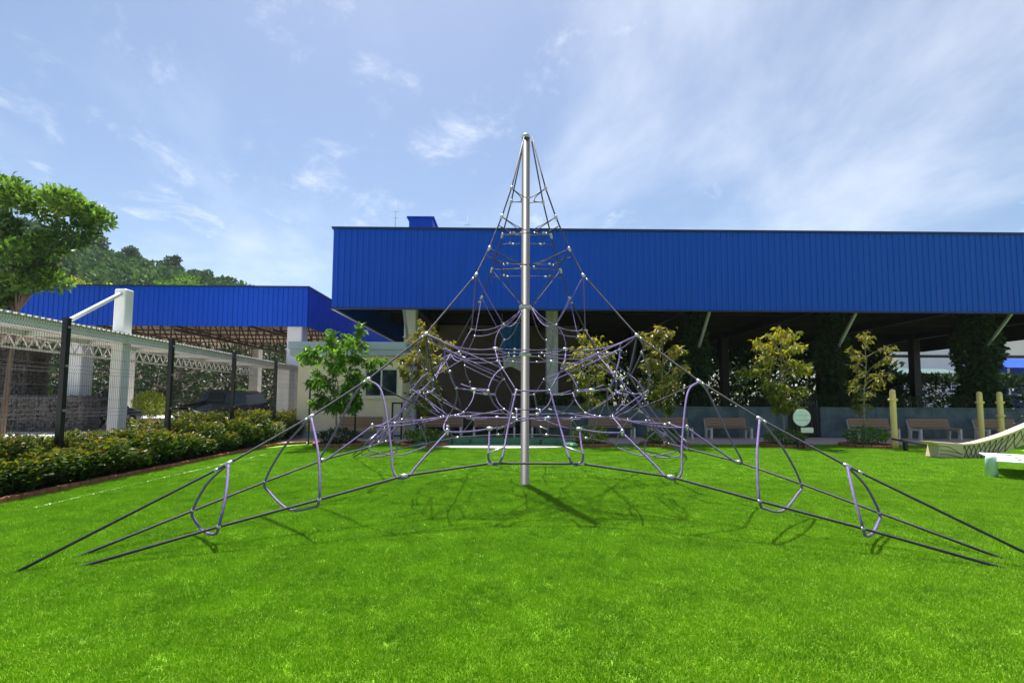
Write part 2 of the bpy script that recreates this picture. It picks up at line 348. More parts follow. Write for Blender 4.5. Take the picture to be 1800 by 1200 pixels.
# ================================================================== HALL
def clad_mesh(name, h, m, n=3, pitch=.25):
    prof = []
    for i in range(n): x = i * pitch; prof += [(x, 0), (x + pitch * .62, 0), (x + pitch * .70, -.034), (x + pitch * .92, -.034)]
    prof.append((n * pitch, 0)); k = len(prof)
    vs = [(x, y, 0) for x, y in prof] + [(x, y, h) for x, y in prof] + [(0, .03, 0), (n * pitch, .03, 0), (0, .03, h), (n * pitch, .03, h)]
    fs = [(i, i + 1, i + 1 + k, i + k) for i in range(k - 1)] + [(2 * k, 2 * k + 2, 2 * k + 3, 2 * k + 1)]
    b = MB(); b.add(vs, fs); return b.mesh(name, m)
H0 = (12, 28, 0)
hall = thing('hall', 'long open-sided hall with a deep blue ribbed metal fascia above dark shade', 'building', H0)
HX0, HX1, HY0, HY1, HZ0, HZ1 = -7.25, 31.0, 20.0, 36.0, 5.33, 8.62
cm = clad_mesh('cladding_panel', HZ1 - HZ0, 'blue')
for i in range(51): obj('cladding_panel', cm, hall, (HX0 + .75 * i - H0[0], HY0 + rng.uniform(-.004, .004) - H0[1], HZ0))
for i in range(21): obj('cladding_panel', cm, hall, (HX0 - H0[0], HY1 - .75 * i - H0[1], HZ0), -math.pi / 2)
MB().bb(HX0 - .06, HX1, HY0 - .07, HY0 + .05, HZ1, HZ1 + .09).part('top_trim', 'blue_trim', hall, H0)
MB().bb(HX0 - .06, HX0 + .05, HY0 + .05, HY1, HZ1, HZ1 + .09).part('top_trim', 'blue_trim', hall, H0)
MB().bb(HX0 - .05, HX1, HY0 - .05, HY0 + .06, HZ0 - .07, HZ0).part('bottom_trim', 'blue_trim', hall, H0)
MB().bb(HX0 - .05, HX0 + .06, HY0 + .06, HY1, HZ0 - .06, HZ0).part('bottom_trim', 'steel_grey', hall, H0)
MB().bb(HX0 + .06, HX1, HY0 + .06, HY1, 8.3, 8.4).part('roof_sheet', 'blue_trim', hall, H0)
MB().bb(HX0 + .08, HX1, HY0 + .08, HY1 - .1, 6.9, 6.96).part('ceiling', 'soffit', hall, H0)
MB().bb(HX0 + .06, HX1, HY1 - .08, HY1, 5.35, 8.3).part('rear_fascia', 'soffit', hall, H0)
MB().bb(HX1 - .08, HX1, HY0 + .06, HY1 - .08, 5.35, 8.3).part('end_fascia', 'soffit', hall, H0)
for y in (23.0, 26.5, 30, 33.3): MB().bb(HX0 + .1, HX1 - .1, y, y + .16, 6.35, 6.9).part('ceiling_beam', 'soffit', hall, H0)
HCX = (-4.46, 2.06, 8.73, 15.1, 21.9, 28.5)
for x in HCX:
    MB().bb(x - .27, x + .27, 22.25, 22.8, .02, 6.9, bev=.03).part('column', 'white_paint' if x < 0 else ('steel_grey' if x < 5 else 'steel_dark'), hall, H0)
    MB().bb(x - .25, x + .25, 33.6, 34.1, .02, 6.9, bev=.03).part('column', 'steel_dark', hall, H0)
    MB().bb(x - .12, x + .12, 20.1, 35.8, 5.95, 6.35).part('roof_beam', 'steel_dark', hall, H0)
    MB().bar((x, 22.2, 3.9), (x, 20.4, 5.9), .10).part('strut', 'steel_grey', hall, H0)
MB().bb(9.98, 10.43, 26.0, 26.4, .02, 6.9).part('column', 'steel_dark', hall, H0)
# walled room at the back of the hall
MB().bb(-6.6, 4.6, 31.0, 31.25, .02, 6.35).part('inner_wall', 'room_wall', hall, H0)
for x in (-2.55, -2.0): MB().bb(x, x + .42, 30.93, 30.99, 5.75, 6.1).part('vent', 'frame_dark', hall, H0)
for x in (-5.2, 2.6): MB().bb(x, x + 1.1, 30.93, 30.99, .02, 2.2).part('inner_door', 'frame_dark', hall, H0)
MB().bb(-4.46, -3.4, 21.6, 23, 9.0, 9.72).bb(-4.55, -3.32, 21.5, 23.1, 9.72, 9.78).bb(-4.4, -3.5, 21.7, 22.9, 8.38, 9.0).part('roof_unit', 'blue', hall, H0)
for x, z, lab in ((-5.64, 11.6, 'taller thin antenna mast on the hall roof, left of the roof box'), (-2.03, 10.8, 'shorter thin antenna mast on the hall roof, right of the roof box')):
    a = thing('antenna', lab, 'antenna', (x, 24, 8.4))
    MB().tube([(0, 0, 0), (0, 0, z - 8.4)], [.022, .008], 6).part('rod', 'steel_grey', a)
    MB().bar((-.18, 0, (z - 8.4) * .8), (.18, 0, (z - 8.4) * .8), .012).part('cross_bar', 'steel_grey', a); MB().bar((-.12, 0, (z - 8.4) * .7), (.12, 0, (z - 8.4) * .7), .012).part('cross_bar', 'steel_grey', a)
# hanging blue cloth inside the hall
b = MB(); n = 26
for j in range(2):
    pass
vs = []
for r, z in enumerate(np.linspace(5.85, 3.3, 9)):
    for i in range(n): u = i / (n - 1); vs.append((-.35 + u * 1.25 + (.18 * (r / 8) ** 2) * (1 - u), 27 + .07 * math.sin(u * 24 + r * .2) * (.3 + r / 10), z + .12 * math.sin(u * 5) * (r == 8)))
cl = thing('hanging_banner', 'bright blue hanging cloth with white lower edge in the dark hall', 'banner', (.3, 27, 3.3))
nb = 6 * n
def cloth(rows, off):
    b = MB(); v = vs[rows[0] * n:(rows[1] + 1) * n]; v2 = [(x, y + .012, z) for x, y, z in v]; k = len(v); m = rows[1] - rows[0]
    fs = [(i * n + q, i * n + q + 1, (i + 1) * n + q + 1, (i + 1) * n + q) for i in range(m) for q in range(n - 1)]
    b.add(v + v2, fs + [tuple(x + k for x in f[::-1]) for f in fs], True); return b
cloth((0, 6), 0).part('cloth', 'banner_blue', cl, (.3, 27, 3.3)); cloth((6, 8), 0).part('white_edge', 'banner_white', cl, (.3, 27, 3.3))
MB().tube([(-.4, 27, 5.88), (.95, 27, 5.88)], .025, 8).tube([(-.3, 27, 5.88), (-.3, 27, 6.9)], .01, 6).tube([(.85, 27, 5.88), (.85, 27, 6.9)], .01, 6).part('rail', 'steel_grey', cl, (.3, 27, 3.3))

# low slate wall in front of the hall and the gate in its gap
for x0, x1, lab in ((1.25, 12.3, 'low slate-blue plastered wall behind the benches, left of the dark gate'), (13.75, 31, 'low slate-blue plastered wall behind the benches, right of the dark gate')):
    w = thing('low_wall', lab, 'wall', (x0, 21.4, 0)); n = max(1, round((x1 - x0) / 2.45)); d = (x1 - x0) / n
    for i in range(n): MB().bb(i * d + .006, (i + 1) * d - .006, 0, .3, .02, 1.26, bev=.012).part('wall_panel', 'wall_slate', w)
    MB().bb(0, x1 - x0, -.03, .33, 1.262, 1.33).part('coping', 'wall_slate', w)
gt = thing('gate', 'dark metal bar gate between the two low slate walls', 'gate', (12.35, 21.5, 0))
MB().bb(0, .08, 0, .08, .02, 1.65).part('gate_post', 'frame_dark', gt); MB().bb(1.28, 1.36, 0, .08, .02, 1.65).part('gate_post', 'frame_dark', gt)
MB().bb(.09, 1.27, .02, .06, 1.5, 1.56).part('gate_rail', 'frame_dark', gt); MB().bb(.09, 1.27, .02, .06, .1, .16).part('gate_rail', 'frame_dark', gt)
for i in range(9): MB().bb(.12 + i * .135, .17 + i * .135, .025, .055, .165, 1.495).part('bar', 'frame_dark', gt)

# hedge along the top of the wall and ivy on the columns
def shrub_mass(name, label, cat, c, rad, n, ll, m, group=None, tint=None, box=True, kind=None, stems=True):
    t = thing(name, label, cat, (c[0], c[1], c[2]), group=group)
    if box:
        p = rng.uniform(-1, 1, (n, 3)) * np.array(rad); k = rng.integers(0, 3, n); e = rng.uniform(.72, 1.06, n)
        for ax in range(3):
            q = k == ax
            p[q, ax] = np.sign(p[q, ax]) * rad[ax] * e[q]
        p[:, 2] = np.abs(p[:, 2]) * 1.0 if False else p[:, 2]
    else: p = ball(n, rad, shell=.55)
    p[:, 2] += rad[2]
    ax = p * np.array([.6, .6, .2]) / max(rad) + rng.normal(size=(n, 3)) * .6 + np.array([0, 0, .5])
    obj('foliage', leaf_mesh('foliage', p, ax, ll, ll * .5, m, tint=tint), t)
    if stems:
        b = MB()
        for i in range(max(3, int(rad[0] * 5))):
            x = rng.uniform(-.7, .7) * rad[0]; y = rng.uniform(-.5, .5) * rad[1]
            b.tube([(x, y, -.0), (x + rng.normal() * .05, y, rad[2]), (x + rng.normal() * .12, y + rng.normal() * .05, rad[2] * 1.7)], [.018, .012, .006], 5)
        b.part('stem', 'bark', t)['kind'] = 'stuff'
    return t
shrub_mass('planter_hedge', 'dark clipped hedge on top of the low wall left of the gate', 'hedge', (6.8, 21.9, 1.2), (5.4, .35, .30), 5200, .11, 'leaf_dark')
shrub_mass('planter_hedge', 'dark clipped hedge on top of the low wall right of the gate', 'hedge', (22.3, 21.9, 1.2), (8.4, .35, .30), 7600, .11, 'leaf_dark')
MB().bb(1.3, 30.6, 21.72, 22.2, .03, 1.22).part('planter_soil', 'earth')
struct(bpy.data.objects['planter_soil'])
for x, r, lab in ((8.73, .55, 'dark ivy covering the hall column left of the golden tree'), (15.1, .6, 'dark ivy covering the hall column behind the sparse tree'), (21.9, .85, 'thick dark ivy bulging from the hall column behind the cream posts')):
    n = 5200; z = rng.uniform(1.3, 6.2, n); a = rng.uniform(0, 2 * math.pi, n)
    rr = r * (.75 + .25 * np.sin(z * 2.3 + a * 2)) * rng.uniform(.65, 1.12, n)
    p = np.stack([rr * np.cos(a), rr * np.sin(a), z], 1)
    t = thing('ivy', lab, 'ivy', (x, 22.5, 0)); axv = np.stack([np.cos(a), np.sin(a), -.8 + 0 * a], 1) + rng.normal(size=(n, 3)) * .5
    obj('foliage', leaf_mesh('foliage', p, axv, .22, .16, 'leaf_dark'), t)
    b = MB()
    for q in range(5):
        w = q * 1.26; b.tube([(.3 * math.cos(w + s * .5), .3 * math.sin(w + s * .5), .03 + s * .75) for s in range(8)], .02, 5)
    b.part('stem', 'bark', t)['kind'] = 'stuff'

# ================================================================== GUARDHOUSE
G0 = (-6.4, 20.9, 0)
gh = thing('guardhouse', 'small cream guardhouse with a grey slab roof and dark two-pane window', 'building', G0)
x0, x1 = -8.53, -4.27; wx0, wx1, wz0, wz1 = -5.82, -4.45, 1.66, 2.83
MB().bb(x0, wx0, 20, 21.9, 0, 3.3).bb(wx1, x1, 20, 21.9, 0, 3.3).bb(wx0, wx1, 20, 21.9, 0, wz0).bb(wx0, wx1, 20, 21.9, wz1, 3.3).part('wall', 'cream', gh, G0)
MB().bb(x0 + .3, x1 - .3, 20.3, 20.4, .1, 3.2).part('inner_partition', 'frame_dark', gh, G0)
MB().bb(x0 - .18, x1 + .18, 19.6, 22.0, 3.302, 3.56).part('roof', 'slab', gh, G0)
MB().bb(x0 - .22, x1 + .22, 19.55, 22.05, 3.562, 3.86).part('roof_edge', 'slab', gh, G0)
MB().bb(x0 - .03, x1 + .03, 19.955, 19.995, 0.02, .28).part('plinth', 'slab', gh, G0)
wn_ = MB()
for a, c, d, e in ((wx0, wx1, wz1 - .06, wz1), (wx0, wx1, wz0, wz0 + .06), (wx0, wx0 + .06, wz0 + .06, wz1 - .06), (wx1 - .06, wx1, wz0 + .06, wz1 - .06), ((wx0 + wx1) / 2 - .03, (wx0 + wx1) / 2 + .03, wz0 + .06, wz1 - .06)): wn_.bb(a, c, 20.03, 20.09, d, e)
wf = wn_.part('window', 'frame_white', gh, G0)
for a, c in ((wx0 + .06, (wx0 + wx1) / 2 - .03), ((wx0 + wx1) / 2 + .03, wx1 - .06)): MB().bb(a, c, 20.05, 20.062, wz0 + .06, wz1 - .06).part('pane', 'glass', wf, G0)
MB().bb(wx0 - .06, wx1 + .06, 19.93, 19.995, wz0 - .07, wz0 - .005).part('sill', 'cream', gh, G0)
# black framed mesh panel beside it
sp = thing('screen_panel', 'narrow black-framed mesh screen beside the guardhouse', 'screen', (-4.5, 19.2, 0))
MB().bb(0, .06, 0, .06, .012, 1.45).bb(.36, .42, 0, .06, .012, 1.45).bb(.06, .36, 0, .06, 1.39, 1.45).bb(.06, .36, 0, .06, .12, .18).part('frame', 'frame_dark', sp)
b = MB()
for i in range(7): b.bb(.08 + i * .04, .086 + i * .04, .02, .03, .18, 1.39)
for i in range(24): b.bb(.06, .36, .03, .036, .2 + i * .05, .206 + i * .05)
b.part('mesh', 'steel_grey', sp)

# ================================================================== CARPORT
C0 = (-20, 34, 0)
cp = thing('carport', 'wide carport with a blue ribbed metal fascia and bare steel trusses', 'building', C0)
CX0, CX1, CY0, CY1, CZ0, CZ1 = -33.35, -10.1, 24.6, 43.35, 5.22, 7.2
cm2 = clad_mesh('cladding_panel', CZ1 - CZ0, 'blue')
for i in range(31): obj('cladding_panel', cm2, cp, (CX0 + .75 * i - C0[0], CY0 + rng.uniform(-.004, .004) - C0[1], CZ0))
for i in range(25): obj('cladding_panel', cm2, cp, (CX1 - C0[0], CY0 + .03 + .75 * i - C0[1], CZ0), math.pi / 2)
MB().bb(CX0, CX1 + .06, CY0 - .07, CY0 + .05, CZ1, CZ1 + .08).part('top_trim', 'blue_trim', cp, C0)
MB().bb(CX1 - .05, CX1 + .06, CY0 + .05, CY1, CZ1, CZ1 + .08).part('top_trim', 'blue_trim', cp, C0)
MB().bb(CX0, CX1, CY0 + .06, CY1, 6.95, 7.02).part('roof_sheet', 'blue_trim', cp, C0)
for i in range(10):
    y = CY0 + .1 + i * 1.86; MB().bb(CX0, CX1 - .06, y, y + 1.80, 6.55 - (i % 2) * .02, 6.6).part('ceiling_sheet', 'soffit_tan', cp, C0)
for x in (-12.0, -17.0, -22.0, -27.0):
    b = MB(); zt, zb = 6.3, 5.15; y0, y1 = CY0 + .25, CY1 - .2; n = 18
    b.bb(x - .06, x + .06, y0, y1, zt, zt + .14).bb(x - .06, x + .06, y0, y1, zb - .14, zb)
    for i in range(n):
        ya = y0 + (y1 - y0) * i / n; yb = y0 + (y1 - y0) * (i + 1) / n
        b.bar((x, ya + .05, zb), (x, ya + .05, zt), .06); b.bar((x, ya + .1, zt), (x, yb, zb), .06)
    b.part('truss', 'steel_brown', cp, C0)
for y in np.linspace(CY0 + 1, CY1 - 1, 8): MB().bb(CX0, CX1 - .1, y, y + .08, 6.45, 6.54).part('purlin', 'steel_brown', cp, C0)
for x in (-10.8, -21.8, -32.8):
    MB().bb(x - .38, x + .38, 24.75, 25.5, -.01, 5.9, bev=.04).part('column', 'white_paint', cp, C0)
    MB().bb(x - .38, x + .38, 42.2, 42.9, -.01, 5.9, bev=.04).part('column', 'white_paint', cp, C0)

# ================================================================== WALKWAY CANOPY
def walk_x(y): return -9.62 + LK * (y - 9.25)
K0 = (-11, 14, 0)
wk = thing('walkway_canopy', 'long low covered walkway with white corrugated roof behind the fence', 'canopy', K0)
ang = math.atan(-LK)
b = MB(); n = 5; pit = .15; prof = []
for i in range(n): x = i * pit; prof += [(x, 0), (x + .07, 0), (x + .09, .035), (x + .13, .035)]
prof.append((n * pit, 0)); k = len(prof); ln = 2.5
vs = [(-q * ln, x, z + .10 * q + e) for e in (0, -.012) for q in (0, 1) for x, z in prof]
fs = [(i, i + 1, i + 1 + k, i + k) for i in range(k - 1)]; fs += [tuple(a + 2 * k for a in f[::-1]) for f in fs] + [(i + 1, i, i + 2 * k, i + 1 + 2 * k) for i in range(k - 1)]
b.add(vs, fs); rs = b.mesh('roof_sheet', 'white_paint')
for i in range(30):
    y = 2.2 + i * .75
    obj('roof_sheet', rs, wk, (walk_x(y) - K0[0], y - K0[1], 3.17), ang)
def along(y0, y1, off, z0, z1, w):
    p = [(walk_x(y0) + off, y0), (walk_x(y1) + off, y1)]; b = MB()
    b.bar((p[0][0], y0, (z0 + z1) / 2), (p[1][0], y1, (z0 + z1) / 2), w, z1 - z0); return b
along(2.2, 24.6, -.16, 2.97, 3.155, .12).part('edge_beam', 'white_paint', wk, K0)
along(2.2, 24.6, -2.35, 3.08, 3.23, .10).part('rear_beam', 'white_paint', wk, K0)
b = along(2.2, 24.6, -2.35, 2.74, 2.79, .05)
for i in range(64):
    ya = 2.3 + i * .35; b.bar((walk_x(ya) - 2.35, ya, 2.78), (walk_x(ya + .17) - 2.35, ya + .17, 3.08), .025); b.bar((walk_x(ya + .17) - 2.35, ya + .17, 3.08), (walk_x(ya + .35) - 2.35, ya + .35, 2.78), .025)
b.part('truss', 'white_paint', wk, K0)
for i in range(12):
    y = 2.6 + i * 1.95; MB().bar((walk_x(y) - .25, y, 3.07), (walk_x(y) - 2.3, y, 3.14), .07, .1).part('rafter', 'white_paint', wk, K0)
for y in (3.4, 13.0, 23.9):
    x = walk_x(y) - .42; w = .15 if y < 20 else .3
    MB().bb(x - w, x + w, y - w, y + w, -.01, 4.42 if y < 20 else 3.0, bev=.02).part('column', 'white_paint', wk, K0)
    if y < 20:
        MB().bar((x + .02, y - w, 4.28), (x + .3, y - 2.0, 3.22), .075).part('stay', 'white_paint', wk, K0)

# ================================================================== MESH FENCE
def fence_x(y): return -7.97 + LK * (y - 8.85)
F0 = (-8.2, 12, 0)
fe = thing('mesh_fence', 'tall black welded-mesh fence rising behind the leafy hedge', 'fence', F0)
ys = [5.85 - .0, 8.86, 11.86, 14.86, 17.86, 20.3]; ys = [2.85] + ys
for y in ys: MB().bb(fence_x(y) - .045, fence_x(y) + .045, y - .045, y + .045, 0, 2.95).bb(fence_x(y) - .052, fence_x(y) + .052, y - .052, y + .052, 2.95, 2.97).part('post', 'post_black', fe, F0)
def panel(w):
    b = MB(); z = []; 
    for c in (.35, 1.25, 2.05, 2.72): z += [(c - .07, 0), (c, -.05), (c + .07, 0)]
    zz = [(.08, 0)] + z + [(2.9, 0)]
    for i in range(int(w / .05)):
        y = .03 + i * .05; b.tube([(x, y, q) for q, x in zz], .0028, 3, False, False)
    for q, x in zz: b.tube([(x, .02, q), (x, w - .02, q)], .0032, 3, False, False)
    for q in (.62, .9, 1.5, 1.75, 2.3, 2.5): b.tube([(0.006, .02, q), (.006, w - .02, q)], .003, 3, False, False)
    return b.mesh('mesh_panel', 'wire')
pm, pm2 = panel(2.9), panel(2.34)
for i, y in enumerate(ys[:-1]): obj('mesh_panel', pm if i < 5 else pm2, fe, (fence_x(y + .05) - F0[0], y + .05 - F0[1], 0), ang)
b = MB()
for y in ys:
    for z in (.5, 1.3, 2.1, 2.8): b.box((fence_x(y) + .05, y, z), (.03, .05, .04))
b.part('clip', 'alloy', fe, F0)

# brick edging beside the lawn
be = thing('brick_edging', 'low terracotta brick edging between hedge bed and turf', 'edging', (-7.5, 9, 0))
bm_ = MB().box((0, 0, 0), (.11, .205, .15), bev=.012).mesh('brick', 'brick')
path = [(edge_x(y) - .055, y) for y in np.arange(-1.0, 15.5, .216)] ; a0 = path[-1]
cur = catmull([(edge_x(15.5) - .055, 15.5), (-7.62, 16.5), (-7.07, 17.17), (-5.93, 17.47), (-4.0, 17.57)], 60); acc = .216; last = np.array(a0)
for q in cur:
    if np.linalg.norm(q - last) >= .216: path.append(tuple(q)); last = q
for i, (x, y) in enumerate(path):
    xa, ya = path[max(i - 1, 0)]; xb, yb = path[min(i + 1, len(path) - 1)]
    obj('brick', bm_, be, (x + 7.5, y - 9, .005 + rng.uniform(-.006, .006)), math.atan2(yb - ya, xb - xa) - math.pi / 2 + rng.normal() * .02)

# hedge shrubs, one by one
def hedge_mesh(n, hgt):
    t = rng.uniform(0, 1, n); a = rng.uniform(0, 2 * math.pi, n); z = .1 + (hgt - .1) * t ** .75
    r = (.18 + .32 * np.sin(np.clip(t * 1.25, 0, 1) * math.pi * .62 + .35)) * rng.uniform(.45, 1.15, n)
    p = np.stack([r * np.cos(a) * 1.05, r * np.sin(a), z + rng.normal(0, .05, n)], 1)
    ax = np.stack([np.cos(a), np.sin(a), .9 + 0 * a], 1) + rng.normal(size=(n, 3)) * .55
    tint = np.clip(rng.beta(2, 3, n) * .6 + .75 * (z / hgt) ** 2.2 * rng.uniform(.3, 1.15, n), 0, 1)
    b = MB()
    for i in range(7):
        q = rng.uniform(0, 6.28); b.tube([(.05 * math.cos(q), .05 * math.sin(q), 0), (.14 * math.cos(q), .14 * math.sin(q), hgt * .5), (.26 * math.cos(q), .26 * math.sin(q), hgt * .9)], [.011, .008, .004], 5)
    return leaf_mesh('foliage', p, ax, .105, .05, 'leaf_hedge', tint=tint), b.mesh('stem', 'bark')
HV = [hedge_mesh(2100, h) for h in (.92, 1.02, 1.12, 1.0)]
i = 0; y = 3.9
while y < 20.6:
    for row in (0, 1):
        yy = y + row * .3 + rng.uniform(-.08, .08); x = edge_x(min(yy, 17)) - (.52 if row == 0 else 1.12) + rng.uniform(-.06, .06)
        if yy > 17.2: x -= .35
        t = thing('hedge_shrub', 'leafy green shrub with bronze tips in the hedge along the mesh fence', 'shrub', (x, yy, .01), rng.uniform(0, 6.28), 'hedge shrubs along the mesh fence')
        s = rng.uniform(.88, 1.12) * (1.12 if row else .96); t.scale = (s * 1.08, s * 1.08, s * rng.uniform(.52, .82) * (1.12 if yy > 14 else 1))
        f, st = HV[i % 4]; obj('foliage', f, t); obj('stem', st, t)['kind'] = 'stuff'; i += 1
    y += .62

# ================================================================== LEFT BACKGROUND
def gabion(name, label, x0, x1, y0, y1, z0, z1, s=.2):
    t = thing(name, label, 'stone wall', ((x0 + x1) / 2, (y0 + y1) / 2, z0)); b = MB(); oc = [(1, 0, 0), (-1, 0, 0), (0, 1, 0), (0, -1, 0), (0, 0, 1), (0, 0, -1), (.6, .6, .55), (-.6, -.6, .55), (.6, -.6, -.55), (-.6, .6, -.55)]
    tri = [(0, 6, 4), (0, 8, 3), (0, 3, 4), (0, 2, 6), (2, 4, 6), (2, 9, 1), (2, 1, 4), (1, 7, 4), (1, 3, 7), (3, 4, 7), (0, 5, 8), (3, 8, 5), (3, 5, 1), (1, 5, 9), (2, 5, 9), (0, 5, 2)]
    def stone(x, y, z):
        q = s * .62 * rng.uniform(.75, 1.25, 3); rm = Matrix.Rotation(rng.uniform(0, 6), 3, 'Y') @ Matrix.Rotation(rng.uniform(0, 6), 3, 'Z')
        b.add([tuple(rm @ Vector((v[0] * q[0], v[1] * q[1], v[2] * q[2])) + Vector((x, y, z))) for v in oc], tri)
    nx = int((x1 - x0) / s); nz = int((z1 - z0) / (s * .85))
    for i in range(nx):
        for j in range(nz): stone(x0 + (i + .5) * s + rng.normal() * .02, y0 + .1 + rng.normal() * .03, z0 + (j + .5) * s * .85 + rng.normal() * .02)
        for q in range(int((y1 - y0) / s)): stone(x0 + (i + .5) * s, y0 + q * s + .1, z1 - s * .3 + rng.normal() * .02)
    for q in range(int((y1 - y0) / s)):
        for j in range(nz): stone(x1 - .1, y0 + q * s, z0 + (j + .5) * s * .85)
    o = b.part('stone_fill', 'stone', t, ((x0 + x1) / 2, (y0 + y1) / 2, z0)); o['kind'] = 'stuff'
    MB().bb(x0 + .15, x1 - .15, y0 + .2, y1, z0, z1 - .12).part('core', 'stone', t, ((x0 + x1) / 2, (y0 + y1) / 2, z0))
    b = MB()
    for x in np.arange(x0, x1 + .01, 1.0): b.tube([(x, y0 - .04, z0), (x, y0 - .04, z1 + .02)], .006, 4)
    for z in np.arange(z0 + .05, z1, .5): b.tube([(x0, y0 - .04, z), (x1, y0 - .04, z)], .006, 4)
    b.part('wire_cage', 'steel_grey', t, ((x0 + x1) / 2, (y0 + y1) / 2, z0))
gabion('gabion_wall', 'long low gabion wall of grey stones on the pale driveway', -31, -19.8, 23.2, 24.3, -.012, 1.62)
gabion('gabion_wall', 'taller gabion block of grey stones stepping up at the left edge', -36, -28.2, 29, 30.5, -.012, 3.45, .24)
gabion('gabion_wall', 'tallest gabion block, topmost step beside the left edge', -37, -29.6, 30.6, 32, -.012, 4.8, .24)
# planted bank behind the carport
b = MB(); nx, ny = 60, 14; vs = []
for j in range(ny):
    for i in range(nx):
        x = -95 + i * 1.75; v = j / (ny - 1); y = 49 + v * 26
        vs.append((x, y, max(-.05, 9.5 * v ** .8 + .5 * math.sin(x * .5 + v * 5) * v - .05)))
b.add(vs, [(j * nx + i, j * nx + i + 1, (j + 1) * nx + i + 1, (j + 1) * nx + i) for j in range(ny - 1) for i in range(nx - 1)], True)
struct(b.part('bank', 'earth'))
n = 26000; x = rng.uniform(-80, -4, n); v = rng.uniform(0, 1, n) ** 1.3; y = 49 + v * 26
cl_ = np.sin(x * 1.1) * np.sin(y * .9 + x * .3) * .5 + np.sin(x * 2.7 + y) * .3
z = 9.5 * v ** .8 + np.abs(cl_) * 1.3 * rng.uniform(0, 1, n) + .1
p = np.stack([x, y, z], 1)
o = obj('undergrowth', leaf_mesh('undergrowth', p, rng.normal(size=(n, 3)) + np.array([0, -.3, .6]), .5, .3, 'leaf_dark', tint=np.clip(.25 + cl_ * .4 + rng.uniform(-.25, .25, n), 0, 1))); o['kind'] = 'stuff'
for x, y, r, h, m, lab in ((-29.2, 40.5, 1.3, 1.1, 'leaf_lime', 'rounded bright green clipped bush on the bank side of the driveway'),
                           (-25.2, 46.5, 1.6, 1.3, 'leaf_green', 'broad green bush at the foot of the planted bank'),
                           (-32.2, 33.5, 1.2, 1.5, 'leaf_green', 'green leafy plant beside the stepped gabion blocks'),
                           (-20.5, 47.5, 1.8, 1.5, 'leaf_dark', 'dark rounded bush at the foot of the bank behind the parked cars')):
    shrub_mass('bush', lab, 'bush', (x, y, 0 if y < 48 else .2), (r, r * .9, h), 1500, .2, m, box=False)
bl = thing('bollard', 'pair of slim white bollard pipes joined by a bar on the driveway', 'bollard', (-25.8, 31, -.012))
MB().tube([(0, 0, 0), (0, 0, 1.25)], .06, 10).part('pipe', 'frame_white', bl); MB().tube([(.32, 0, 0), (.32, 0, 1.25)], .06, 10).part('pipe', 'frame_white', bl); MB().bb(.06, .26, -.03, .03, .9, .98).part('cross_bar', 'frame_white', bl)
